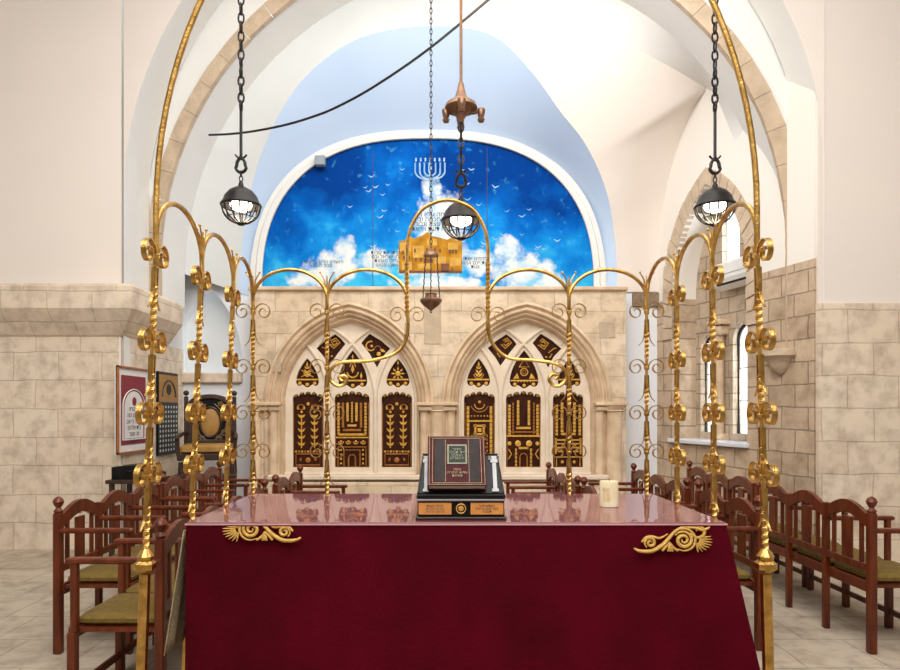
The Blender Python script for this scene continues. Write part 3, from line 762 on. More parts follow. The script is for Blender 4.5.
mb.build('painted_candelabrum', M['paint_white'], mural)
# birds
mb = MB(); random.seed(3)
for k in range(34):
    for _ in range(30):
        bxp, byp = random.uniform(278, 580), random.uniform(155, 250)
        if ((bxp-430)/150)**2+((290-byp)/138)**2 < .85 and abs(bxp-432) > 26: break
    s_ = random.uniform(2, 4.2); a = random.uniform(-.3, .3)
    pts = [(-1, -.35), (-.3, 0), (0, .25), (.4, -.05), (1.1, -.45), (.3, .5), (-.2, .55)]
    mb = MB(); mb.prism([ml(bxp+s_*(x*math.cos(a)-y*math.sin(a)), byp+s_*(x*math.sin(a)+y*math.cos(a))*.8) for x, y in pts], -.014, -.011); mb.build('painted_bird', M['paint_white'], mural)
# golden town
M['town'] = plain('golden_paint', (.62,.31,.03), (.28,.11,.012), 6, .8, spec=.05); M['town_b'] = plain('pale_golden_paint', (.72,.46,.12), (.48,.24,.04), 9, .8, spec=.05); M['town_c'] = plain('brown_paint', (.20,.07,.03), (.12,.04,.02), 9, .7)
mb = MB(); mb.prism([ml(*q) for q in ((399,273),(462,273),(462,242),(455,240),(454,237),(447,240),(440,238),(431,236),(428,232),(422,236),(414,239),(410,236),(405,240),(399,242))][::-1], -.018, -.010); mb.build('painted_town', M['town'], mural)
mb = MB()
for (a, b_, c_, d) in ((400,243,411,252),(413,246,424,258),(448,243,458,250),(427,239,437,246),(434,257,446,264),(450,258,461,266),(402,262,412,270),(418,264,431,269)):
    x0_, z0_ = ml(a, b_); x1_, z1_ = ml(c_, d); MB().box(((x0_+x1_)/2, -.019, (z0_+z1_)/2), (x1_-x0_, .004, z0_-z1_)).build('painted_house', M['town_b'], mural)
mb = MB()
for (a, b_) in ((403,253),(408,253),(404,258),(409,258),(416,260),(421,260),(427,250),(431,250),(435,250),(450,252),(453,252),(456,252),(415,251),(440,251),(443,268),(406,266),(452,270)):
    x0_, z0_ = ml(a, b_); mb.box((x0_, -.022, z0_), (.024, .004, .05))
for (a, b_, c_, d) in ((441,264,449,272),(424,259,433,263),(399,271,462,273)):
    x0_, z0_ = ml(a, b_); x1_, z1_ = ml(c_, d); mb.box(((x0_+x1_)/2, -.021, (z0_+z1_)/2), (x1_-x0_, .004, z0_-z1_))
mb.build('painted_openings', M['town_c'], mural)
def on_mural(px, py): a, z = ml(px, py); return Matrix.Translation((a, -.013, z)) @ ROTX
text('painted_verse', 'ונחה עליו רוח\nרוח חכמה ובינה\nרוח עצה וגבורה\nרוח דעת ויראת', .088, on_mural(431, 222), M['ink'], mural, .75)
text('painted_verse', 'ושבתי את שבות\nעמי ישראל ובנו\nערים נשמות\nוישבו ונטעו', .07, on_mural(387, 259), M['ink'], mural, .8)
text('painted_verse', 'כרמים ושתו\nאת יינם ועשו\nגנות', .07, on_mural(475, 263), M['ink'], mural, .8)
text('painted_verse', 'ירושלים הרים סביב לה\nסביב לעמו', .062, on_mural(323, 264), M['ink'], mural, .8)
o = MB().box((0, 0, 0), (.14, .10, .13), .01).build('junction_box', plain('grey_box_paint', (.25,.30,.34), (.2,.25,.28), 5, .5)); o.location = (PX(320.5, 9.0), 8.99, PZ(161.5, 9.0)); tag(o, 'small grey box fixed on the rim above the mural, upper left', 'box')

# ------------------------------------------------------------------ reading table
TX = .072; TF, TB_ = 2.944, 3.96; TZ = 1.044; TW = 1.2
tbl = empty('reading_table', (TX, (TF+TB_)/2, 0)); tag(tbl, 'large reading table under the burgundy velvet cloth', 'table')
MB().box((0, 0, TZ-.04), (2*TW-.04, TB_-TF-.04, .05)).build('table_top', M['wood'], tbl)
for sx_ in (-1, 1):
    for sy_ in (-1, 1): MB().box((sx_*(TW-.12), sy_*(.5-.1), (TZ-.07)/2), (.09, .09, TZ-.07), .01).build('leg', M['wood'], tbl)
# velvet cloth: skirt with soft folds, slightly flared towards the hem
per = []
def seg(a, b_, n_): 
    return [(a[0]+(b_[0]-a[0])*i/n_, a[1]+(b_[1]-a[1])*i/n_) for i in range(n_)]
hx, hy = TW, (TB_-TF)/2
corner = seg((-hx, -hy), (hx, -hy), 120)+seg((hx, -hy), (hx, hy), 50)+seg((hx, hy), (-hx, hy), 80)+seg((-hx, hy), (-hx, -hy), 50)
rows = []
for j in range(15):
    t = j/14; row = []
    for i, (x, y) in enumerate(corner):
        nx_ = (-1 if x <= -hx+1e-6 else (1 if x >= hx-1e-6 else 0)); ny_ = (-1 if y <= -hy+1e-6 else (1 if y >= hy-1e-6 else 0))
        corn = 1 if nx_ and ny_ else 0
        wv = .010*math.sin(i*.37+1.3*math.sin(i*.11))*t + .006*math.sin(i*.9)*t
        off = (0.004+(.03 if x > -hx+1e-6 else .004)*t+wv*(1 if x > -hx+.1 else .4)+(.05*corn*t if x > 0 else 0))
        # corner flare
        dcx = min(abs(abs(x)-hx), .25); dcy = min(abs(abs(y)-hy), .25); fl = (.05 if x > 0 else .0)*t*max(0, 1-(dcx+dcy)/.25)
        row.append(Vector((x+nx_*(off+fl), y+ny_*(off+fl), TZ-.004-t*.86)))
    row.append(row[0]); rows.append(row)
mb = MB(); mb.grid(rows); mb.add(rows[0][:-1], [tuple(range(len(rows[0])-1))])
cloth = empty('tablecloth', (TX, (TF+TB_)/2, 0)); tag(cloth, 'burgundy velvet cloth with gold embroidered corners draped over the reading table', 'tablecloth')
mb.build('velvet', M['velvet'], cloth, True)
mb = MB(); mb.tube([(-hx-.006, -hy-.006, TZ), (hx+.006, -hy-.006, TZ), (hx+.006, hy+.006, TZ), (-hx-.006, hy+.006, TZ)], .005, 6, True); mb.build('piping', plain('pink_piping', (.55,.25,.28), None, 10, .6), cloth)
# embroidery: running volutes with a palmette, lying on the skirt front
def emb(sgn, name):
    mb = MB(); y_ = -hy-.020
    def to(px, py): return Vector(((PX(px, TF)-TX), y_ - max(0, (py-528))*.0004, PZ(py, TF)))
    def tr(pts, ws, k=5):
        if sgn < 0: pts = [(934-x, y-10.5) for x, y in pts]
        c = cat([to(x, y) for x, y in pts], k); n_ = len(c)
        rr = [(.0042*ws*(0.35+.65*math.sin(PI*min(1, max(.02, (i+1)/n_))**.8))) for i in range(n_)]
        mb.tube(c, rr, 6)
    def spir(cx, cy, r0, r1, a0, turns, dirn=1, w_=1):
        n_ = int(14*turns); tr([(cx+(r0+(r1-r0)*i/n_)*math.cos(a0+dirn*2*PI*turns*i/n_), cy-(r0+(r1-r0)*i/n_)*.93*math.sin(a0+dirn*2*PI*turns*i/n_)) for i in range(n_+1)], w_, 2)
    # right-hand motif in measured spots
    tr([(632,547),(636,549),(642,550),(650,549.5),(657,546),(663,541.5),(668,536),(674,530),(681,526.5),(689,525.8)], 2.2)
    spir(648.5, 541.5, 6.0, 1.0, -2.2, 1.6, -1, 1.7)
    tr([(640,541),(644,537),(650,535.5),(658,537),(666,533)], 1.6)
    spir(681.5, 539, 9.5, 1.2, 2.6, 2.0, -1, 2.0)
    spir(681.5, 539, 12.6, 11.0, 2.9, .8, -1, 1.6)
    spir(697, 530, 8.5, 2, 3.3, 1.0, 1, 1.8)
    tr([(684,526.5),(693,527),(700,529),(706,527.5),(708,525.5)], 1.7)
    for a in (-24, -9, 6, 21, 36, 52, 68, 84):
        r_ = math.radians(-a); tr([(694+3*math.cos(r_),539-3*math.sin(r_)),(694+9*math.cos(r_),539.5-9*math.sin(r_)*.9),(694+16*math.cos(r_),540-13*math.sin(r_)*.85)], 1.0, 3)
    for a in (250, 270, 290): 
        r_ = math.radians(a); tr([(668,542),(668+5*math.cos(r_),544-5*math.sin(r_)),(668+9*math.cos(r_),543-7*math.sin(r_))], 1.4, 3)
    tr([(660,549.5),(664,545),(668,541)], 1.5, 3); tr([(676,549.5),(671,546),(668,541)], 1.5, 3)
    o = mb.build(name, M['gold_thread'], cloth, True)
    import bmesh
    b_ = bmesh.new(); b_.from_mesh(o.data)
    bmesh.ops.bisect_plane(b_, geom=b_.verts[:]+b_.edges[:]+b_.faces[:], plane_co=(0,0,TZ-.006), plane_no=(0,0,1), clear_outer=True)
    b_.to_mesh(o.data); b_.free(); return o
emb(1, 'gold_embroidery')
emb(-1, 'gold_embroidery')
# lace cloth hanging at the left end
mb = MB(); rows = []
for j in range(10):
    t = j/9; rows.append([Vector((TX-hx-.022-.075*t-.01*math.sin(i*1.3)*t, TF+.012+.022*i-.03*t, TZ-.03-t*.55)) for i in range(14)])
mb.grid(rows); lc = mb.build('lace_cloth', M['lace'], None, True, shift=(TX-hx, TF+.1, .5)); lc.modifiers.new('s', 'SOLIDIFY').thickness = .004
tag(lc, 'beige patterned lace cloth hanging at the left end of the table', 'cloth')
o = MB().box((0, 0, .005), (2*TW, TB_-TF, .008), .002).build('clear_table_cover', M['cover']); o.location = (TX, (TF+TB_)/2, TZ+.001); tag(o, 'glossy transparent pink-tinted sheet lying on the table top', 'table cover')
TZ2 = TZ+.010
# candle
cd = empty('candle', P(609, 509, 3.43)*1.0); cd.location.z = TZ2; tag(cd, 'thick cream pillar candle with a worn label standing on the table, right of the book', 'candle')
MB().lathe((0,0,0), [(.044,0),(.0475,.003),(.0475,.128),(.045,.132),(.036,.131),(.030,.124),(.004,.122)], 32).build('wax_body', M['wax'], cd, True)
MB().tube([(0,0,.12),(.001,0,.130),(.003,.001,.137)], .0012, 6).build('wick', M['ink'], cd)
mb = MB(); mb.grid([[(.0482*math.cos(a), .0482*math.sin(a), z) for a in [PI*1.2+j*.1 for j in range(9)]] for z in (.03, .1)]); mb.build('label', plain('worn_paper_label', (.72,.60,.36), (.60,.46,.22), 50, .7), cd)
# book rest
SD = 3.0; bs = empty('book_rest', (PX(461, SD), SD, TZ2)); tag(bs, 'black sloping book rest with two copper plaques on the table', 'book stand')
bw = .405
MB().box((0, .17, .0075), (.415, .35, .013), .004).build('base_board', M['dark_wood'], bs)
MB().box((0, .165, .05), (bw-.01, .32, .075), .004).build('box_body', M['black'], bs)
MB().box((0, .16, .092), (bw+.0, .34, .010), .003).build('moulding', plain('grey_moulding', (.30,.28,.29), None, 10, .4), bs)
MB().box((0, .14, .107), (bw, .30, .022), .005).build('ledge', M['black'], bs)
import mathutils
TILT = math.radians(36); rt = Matrix.Rotation(TILT, 3, 'X')   # lean back
# slope board: leans back away from viewer
sb = Matrix.Rotation(-(PI/2-math.radians(58)), 3, 'X')
def lean(v, a=math.radians(34)): # v=(x, out, up) in slope space
    x, o_, u_ = v; return (x, u_*math.sin(a)-o_*math.cos(a)+.03, .116+u_*math.cos(a)+o_*math.sin(a))
def lean_box(mb, c, d):
    x, o_, u_ = c; vs = [lean((x+a*d[0]/2, o_+b_*d[1]/2, u_+c_*d[2]/2)) for c_ in (-1,1) for a, b_ in ((-1,-1),(1,-1),(1,1),(-1,1))]
    mb.add(vs, [(3,2,1,0),(4,5,6,7),(0,1,5,4),(1,2,6,5),(2,3,7,6),(3,0,4,7)]); return mb
mb = MB(); q = [lean((x, o_, u_)) for u_, hw in ((0, .198), (.205, .178)) for x, o_ in ((-hw, -.008), (hw, -.008), (hw, .008), (-hw, .008))]
mb.add(q, [(3,2,1,0),(4,5,6,7),(0,1,5,4),(1,2,6,5),(2,3,7,6),(3,0,4,7)]); mb.build('slope_board', M['black'], bs)
mb = MB(); mb.tube([lean((-.196,.012,0)), lean((-.176,.012,.203)), lean((.176,.012,.203)), lean((.196,.012,0))], .004, 6); mb.build('edge_bead', M['dark_wood'], bs)
for s_ in (-1, 1):
    mb = MB(); c = s_*.163-.004*s_
    lean_box(mb, (c, .010, .085), (.018, .006, .15)); lean_box(mb, (c, .011, .165), (.034, .007, .016)); lean_box(mb, (c, .011, .182), (.050, .007, .020)); lean_box(mb, (c, .011, .012), (.030, .007, .014))
    mb.build('silver_column', M['silver'], bs)['label'] = 'silver column relief'
    mb = MB()
    for k in (-1, 1): mb.tube([lean((c+k*(.018+.006*math.cos(a)), .016, .182+.006*math.sin(a))) for a in [j*.6 for j in range(10)]], .0018, 5)
    mb.build('volute', M['book_grey'], bs)
for s_, lines in ((-1, 'לעילוי נשמת\nהורינו היקרים\nזכרונם לברכה'), (1, 'הוקדש לזכר\nרבנו יוחנן בן זכאי\nתנצבה')):
    pq = MB().box((s_*.118+.0, 0, .052), (.150, .006, .054), .002).build('plaque', M['plaque'], bs); pq['label'] = 'copper plaque with engraved lines'
    text('engraving', lines, .015, Matrix.Translation((s_*.118, -.0035, .052)) @ ROTX, M['ink'], pq, .85)
md = MB().lathe((0, -.001, .053), [(.026, .006), (.026, -.002), (.022, -.004)], 24, 'y').build('medallion', M['dark_wood'], bs, True)
mb = MB(); mb.tube([(.021*math.cos(a), -.004, .053+.021*math.sin(a)) for a in [2*PI*i/24 for i in range(24)]], .0022, 6, True); mb.lathe((0, -.004, .053), [(.014, .002), (.011, -.003)], 20, 'y'); mb.build('gilt_ring', M['gold_inlay'], md)
# book on the rest
bk = empty('prayer_book', bs.location+Vector((0,0,.116))); tag(bk, 'thick maroon and grey leather book with gold Hebrew title leaning on the black book rest', 'book')
def blb(mb, c, d, skew=.0):
    vs = []
    for c_ in (-1,1):
        for a, b_ in ((-1,-1),(1,-1),(1,1),(-1,1)):
            p = lean((c[0]+a*d[0]/2, c[1]+b_*d[1]/2, c[2]+c_*d[2]/2)); vs.append((p[0], p[1], p[2]-.116))
    mb.add(vs, [(3,2,1,0),(4,5,6,7),(0,1,5,4),(1,2,6,5),(2,3,7,6),(3,0,4,7)]); return mb
bc = -.018; bwid = .268; bh = .262
blb(MB(), (bc, .035, .012+bh/2), (bwid-.012, .040, bh-.012)).build('pages', M['pages'], bk)
blb(MB(), (bc, .0595, .010+bh/2), (bwid, .007, bh)).build('front_cover', M['book'], bk)
blb(MB(), (bc, .0125, .010+bh/2), (bwid, .006, bh)).build('back_cover', M['book'], bk)
blb(MB(), (bc-bwid/2+.002, .036, .010+bh/2), (.006, .052, bh)).build('spine', M['book'], bk)
for x in (-.078, .082): blb(MB(), (bc+x, .0635, .010+bh/2), (.046, .002, bh*.86)).build('grey_panel', M['book_grey'], bk)
mb = MB()
for k, (hw, hh) in enumerate(((.127, .126), (.112, .118))):
    for x in (-hw, hw): blb(mb, (bc+x, .0638, .010+bh/2), (.0022, .0016, 2*hh))
    for z in (-hh, hh): blb(mb, (bc, .0638, .010+bh/2+z), (2*hw, .0016, .0022))
for x in (-.052, .056): blb(mb, (bc+x, .0638, .010+bh/2), (.002, .0016, bh*.86))
mb.build('gilt_border', M['book_gold'], bk)
mb = MB(); blb(mb, (bc+.002, .065, .172), (.092, .003, .105)); fr = mb.build('title_panel', M['book_green'], bk)
mb = MB(); blb(mb, (bc+.002, .0665, .172), (.076, .002, .088)); mb.build('title_ground', M['black'], bk)
def book_mat(x, u_, o_=.0685):
    a = math.radians(34); p = lean((x, o_, u_))
    return Matrix.Translation((p[0], p[1], p[2]-.116)) @ Matrix.Rotation(PI/2-a, 4, 'X')
text('title_lettering', 'סדור\nבית תפלה\nהשלם\nירושלים', .021, book_mat(bc+.002, .172), M['book_green'], bk, .75)
text('cover_lettering', 'נוסח\nעדות המזרח\nתפלות', .018, book_mat(bc+.002, .075, .0655), M['book_gold'], bk, .9)

# ------------------------------------------------------------------ gilded wrought-iron canopy round the table
can = empty('wrought_iron_canopy', (TX, 3.4, 0)); tag(can, 'gilded wrought-iron canopy of twisted posts, arches and scrolls around the reading table', 'canopy')
CO = Vector((TX, 3.4, 0))
ZG = (2.177, 1.823, 1.530, 1.285); ZJ = 2.26; PW = 1.25
def post_mesh(top, base=.955):
    mb = MB(); mb.box((0,0,.012), (.13,.13,.024), .004); mb.box((0,0,base/2-.03), (.035,.035,base-.06), .004)
    mb.box((0,0,base-.03), (.075,.075,.05), .014); mb.lathe((0,0,base), [(.03,-.005),(.034,.01),(.02,.03),(.012,.04)], 12)
    zz = [base+.03]+sorted(ZG)+[top]
    for i in range(len(zz)-1):
        a = zz[i] if i == 0 else zz[i]+.055; b_ = zz[i+1]-.12 if i < len(zz)-2 else zz[i+1]
        if i == len(zz)-2: mb.tube([(0,0,a-.02), (0,0,b_)], .009, 8)
        else: mb.twist(0, 0, a, b_, .0135)
    for z in ZG: mb.tube([(0,0,z-.17), (0,0,z+.09)], .0095, 8); mb.lathe((0,0,z), [(.012,-.012),(.017,-.006),(.017,.006),(.012,.012)], 10)
    return mb
def scroll_mesh():
    mb = MB(); pts = []
    for i in range(40):
        t = i/39; a = PI*1.02-t*2*PI*1.45; r = .056*(1-t)+.013*t
        pts.append((.066+r*math.cos(a), 0, .004+r*math.sin(a)*1.05))
    mb.ribbon(pts, (0,1,0), .022, .0045)
    mb.ribbon(cat([(.010,0,-.045), (.013,0,-.10), (.017,0,-.15), (.028,0,-.185), (.052,0,-.212)], 5), (0,1,0), [.022-.016*i/20 for i in range(21)], .004)
    return mb
proto_scroll = scroll_mesh().build('scroll', M['gold']); sm = proto_scroll.data; bpy.data.objects.remove(proto_scroll)
bud = MB()
for s_ in (-1, 0, 1): bud.tube(cat([(0,0,-.06), (s_*.010,0,.0), (s_*.014,0,.04), (s_*.034,0,.075 if s_ else .06)], 4), [.007-.0045*i/12 for i in range(13)], 6)
for s_ in (-1, 1): bud.sphere((s_*.034,0,.077), .006, 6)
bo = bud.build('finial', M['gold'], None, True); bud_me = bo.data; bpy.data.objects.remove(bo)
pm = {}
def post(x, y, rz, lean_x=0, zgs=ZG, front=False, scrolls=(1,-1), finial=True):
    if 'p' not in pm: t_ = post_mesh(ZJ).build('post', M['gold'], None, False); pm['p'] = t_.data; bpy.data.objects.remove(t_)
    o = bpy.data.objects.new('post', pm['p']); C.objects.link(o); o.parent = can; o.location = Vector((x, y, 0))-CO
    o.rotation_euler = (0, lean_x, rz) if rz == 0 else (lean_x, 0, rz)
    for z in zgs:
        for s_ in scrolls:
            q = bpy.data.objects.new('scroll', sm); C.objects.link(q); q.parent = o; q.location = (0,0,z); q.scale = (s_,1,1)
    if finial:
        q = bpy.data.objects.new('finial', bud_me); C.objects.link(q); q.parent = o; q.location = (0,0,ZJ+.075); q.scale = (1.25,1.25,1.25)
    return o
depths = [2.67, 3.165, 3.66, 4.20]
tops = {-1: [], 1: []}
for s_ in (-1, 1):
    for k, d in enumerate(depths):
        ln = ((.033, .038, .035, 0) if s_ < 0 else (.026, .008, .002, 0))[k]
        x = (-1.190 if s_ < 0 else 1.315)+s_*ln
        # side posts lean slightly inwards
        post(x, d, PI/2 if k < 3 else 0, -s_*ln, finial=k > 0)
        tops[s_].append(Vector((x-s_*ZJ*math.tan(ln), d, ZJ)))
def arch_part(a, b_, h, r=.0115, n=24):
    mb = MB(); a = Vector(a)-CO; b_ = Vector(b_)-CO
    pts = [a+Vector((0,0,-.10))]+[a.lerp(b_, (1-math.cos(PI*i/n))/2)+Vector((0,0,h*math.sin(PI*i/n))) for i in range(n+1)]+[b_+Vector((0,0,-.10))]
    mb.tube(pts, r, 8); return mb.build('arch', M['gold'], can, True)
for s_ in (-1, 1):
    for k in range(3): arch_part(tops[s_][k], tops[s_][k+1], .19)
bx_ = [PX(p, 4.2) for p in (252, 327, 407, 488, 569, 645)]
post(bx_[1], 4.2, 0); post(bx_[4], 4.2, 0)
for a, b_ in ((0,1),(1,2),(3,4),(4,5)):
    xa = bx_[a] if a else tops[-1][3].x; xb = bx_[b_] if b_ != 5 else tops[1][3].x
    arch_part((xa, 4.2, ZJ), (xb, 4.2, ZJ), .19)
# raised middle arch that ends below in long curling tendrils
pts = [(344,377),(338,376),(333,381),(337,386),(346,384),(349,376),(343,368),(334,366)]
lp = [(342,381),(339,377.5),(344,375.5),(347,379),(344,384.5),(337,385.5),(330.5,380),(330,371),(338,363.5),(350,361.5),(371,360.5),(393.5,354),(404,344),(408,328),(407,302),(407,262),(407.5,243),(412,225),(424,208),(447.5,200)]
rp = [(555,379),(558,376),(553,374),(549,379),(553,385),(560,385.5),(566,379),(565,370.5),(555,363.5),(536,360.5),(509.5,358),(495,347),(488.5,331),(488,307),(488,262),(487.5,243),(483,225),(471,208),(447.5,200)]
path = cat([P(x, y, 4.2)-CO for x, y in lp[:-1]]+[P(x, y, 4.2)-CO for x, y in reversed(rp)], 6)
mb = MB(); mb.tube(path, .0115, 8); mb.build('arch', M['gold'], can, True)['label'] = 'raised central arch ending in long tendrils'
for px in (407, 488):
    mb = MB(); x = PX(px, 4.2)-CO.x; mb.twist(x, .8, PZ(312, 4.2), PZ(262, 4.2), .0155); o = mb.build('twisted_bar', M['gold'], can)
    for s_ in (1, -1):
        q = bpy.data.objects.new('scroll', sm); C.objects.link(q); q.parent = o; q.location = (x, .8, PZ(316, 4.2)); q.scale = (s_,1,1)
# tall front rods rising into a wide overhead arch
a, b_ = tops[-1][0], tops[1][0]; mb = MB(); mid_ = (a+b_)/2; hw = (b_-a).length/2
pts = [Vector((mid_.x-hw*math.cos(PI*i/48), mid_.y, ZJ+.10+1.62*math.sin(PI*i/48)))-CO for i in range(49)]
mb.tube([a-CO+Vector((0,0,-.12))]+pts+[b_-CO+Vector((0,0,-.12))], .0125, 8); mb.build('overhead_arch', M['gold'], can, True)

# ------------------------------------------------------------------ hanging lamps
def link_chain(mb, x, y, z0, z1, ll=.07, r=.005, w_=.014):
    n_ = max(1, int(round((z1-z0)/(ll*.8)))); st_ = (z1-z0)/n_
    for i in range(n_):
        c = z0+st_*(i+.5); pts = []
        for j in range(10):
            a = 2*PI*j/10; u_ = w_*math.cos(a); v_ = (st_*.62)*math.sin(a)
            pts.append((x+(u_ if i%2 else 0), y+(0 if i%2 else u_), c+v_))
        mb.tube(pts, r, 5, True)
def cage_lamp(px, py, d, label, top):
    c = P(px, py, d); r = 19.5/FPX*d
    root = empty('cage_lamp', c); tag(root, label, 'lamp', 'round cage lamps hanging on chains')
    prof = [(.004, r*.98), (r*.3, r*.93), (r*.6, r*.75), (r*.82, r*.48), (r*.93, r*.18), (r*1.0, r*.12), (r*1.05, r*.02), (r*1.0, -r*.06), (r*.9, -.02*r), (r*.85, r*.16), (r*.6, r*.6), (.004, r*.8)]
    MB().lathe((0,0,0), prof, 28).build('shade', M['black_iron'], root, True)
    mb = MB()
    for k in range(14):
        a = 2*PI*k/14; mb.tube([(r*.97*math.cos(t)*math.cos(a), r*.97*math.cos(t)*math.sin(a), -r*.9*math.sin(t)) for t in [j*PI/2/8*.93 for j in range(9)]], r*.042, 5)
    mb.tube([(r*.72*math.cos(2*PI*j/24), r*.72*math.sin(2*PI*j/24), -r*.62) for j in range(24)], r*.022, 5, True)
    mb.lathe((0,0,-r*.93), [(r*.05,-r*.08), (r*.16,-r*.05), (r*.22,.0), (r*.2,r*.06), (r*.1,r*.1)], 14)
    mb.build('cage', M['black_iron'], root, True)
    MB().sphere((0,0,r*.06), r*.55, 10, .62).build('bulb', M['bulb'], root, True)
    mb = MB(); mb.lathe((0,0,r*.95), [(r*.16,0),(r*.12,.03),(.01,.05)], 12)
    link_chain(mb, 0, 0, r+.0, r+.12, .05); mb.build('short_chain', M['black_iron'], root)
    mb = MB(); z = r+.165
    pts = [(.045*math.cos(a)*(1 if math.sin(a) < 0 else .75), 0, z+.055*math.sin(a)) for a in [2*PI*j/16 for j in range(16)]]
    mb.tube(pts, .013, 6, True); mb.tube(cat([(-.045,0,z+.085),(-.02,0,z+.06),(0,0,z+.075),(.02,0,z+.06),(.045,0,z+.085)], 3), .008, 6)
    mb.build('swivel', M['black_iron'], root)
    mb = MB()
    if top-c.z < 1.5: link_chain(mb, 0, 0, z+.07, top-c.z-.015, .085, .009, .02)
    else:
        mb.tube([(0,0,z+.07), (0,0,r+.60)], .012, 6); link_chain(mb, 0, 0, r+.60, r+.93, .08, .009, .022); link_chain(mb, 0, 0, r+.93, top-c.z, .09, .008, .022)
    mb.build('long_chain', M['black_iron'], root)
    ld = bpy.data.lights.new('bulb_light', 'POINT'); ld.energy = 12; ld.color = (1, .85, .62); ld.shadow_soft_size = .08
    lo = bpy.data.objects.new('bulb_light', ld); C.objects.link(lo); lo.parent = root; lo.location = (0,0,-r*.75)
    return root
cage_lamp(241, 206, 5.2, 'black round cage lamp on a chain left of the mural, leftmost of the three', 7.2)
cage_lamp(461, 221, 5.2, 'black round cage lamp hanging in front of the mural under the bronze fitting', PZ(121, 5.2))
cage_lamp(715, 207, 5.2, 'black round cage lamp on a chain beside the stone-edged window arch at right', 7.2)
# bronze fitting the middle lamp hangs from
hb = P(461, 121, 5.2); root = empty('bronze_hanger', hb); tag(root, 'bronze ceiling fitting with small round cups holding the middle lamp', 'lamp fitting')
MB().lathe((0,0,0), [(.012,-.01),(.03,.02),(.05,.05),(.11,.08),(.13,.10),(.12,.13),(.05,.18),(.03,.25),(.02,.3)], 24).build('hub', M['bronze'], root, True)
for k, (a, rr) in enumerate(((.1, .16), (PI-.2, .12), (PI/2, .16), (-PI/2, .16))):
    x, y = rr*math.cos(a), rr*math.sin(a); mb = MB()
    mb.tube(cat([(0,0,.10), (x*.5,y*.5,.07), (x*.9,y*.9,.085), (x,y,.07)], 4), .018, 8); mb.lathe((x,y,.0), [(.006,-.005),(.022,.0),(.030,.02),(.018,.03),(.026,.045),(.034,.09),(.03,.10)], 16)
    mb.build('arm', M['bronze'], root, True)
mb = MB(); mb.tube([(0,0,.28), (0,0,7.2-hb.z)], .012, 8); mb.build('stem', M['bronze'], root)
# oil lamp
c = P(431, 305, 6.0); root = empty('hanging_oil_lamp', c); tag(root, 'small bronze oil lamp hanging on thin chains in front of the stone screen', 'oil lamp')
MB().lathe((0,0,0), [(.004,-.075),(.012,-.065),(.010,-.05),(.03,-.035),(.075,.0),(.098,.03),(.10,.045),(.085,.06),(.055,.068),(.05,.09),(.056,.10),(.046,.10),(.04,.07)], 28).build('bowl', M['bronze'], root, True)
MB().lathe((0,0,PZ(254, 6)-c.z), [(.07,-.02),(.065,.0),(.045,.02),(.015,.035),(.012,.06),(.004,.07)], 20).build('cap', M['bronze'], root, True)
zc = PZ(256, 6)-c.z
for k in range(3):
    a = 2*PI*k/3+.5; mb = MB(); n_ = 14
    for i in range(n_):
        t0_, t1_ = i/n_, (i+.9)/n_
        def q(t): rr = .09-.03*t; return Vector((rr*math.cos(a), rr*math.sin(a), .05+(zc-.05)*t))
        mb.tube([q(t0_), q((t0_+t1_)/2)+Vector((.006 if i%2 else 0, 0 if i%2 else .006, 0)), q(t1_)], .0055, 5)
    mb.build('chain', M['black_iron'], root)
mb = MB(); link_chain(mb, 0, 0, zc+.06, 6.5-c.z, .06, .0045, .010); mb.build('long_chain', M['black_iron'], root)
# slack cable across the vault
mb = MB(); mb.tube(cat([P(209,135,8.3), P(230,134,8.1), P(255,131,7.9), P(285,125,7.7), P(312,117,7.5), P(337,107,7.3), P(375,86,7.1), P(430,48,6.9), P(500,-10,6.8)], 6), .013, 6)
o = mb.build('cable', M['black_iron'], None, True, shift=tuple(P(209,135,8.3))); tag(o, 'dark slack cable crossing the vault at upper left above the lamp', 'cable')

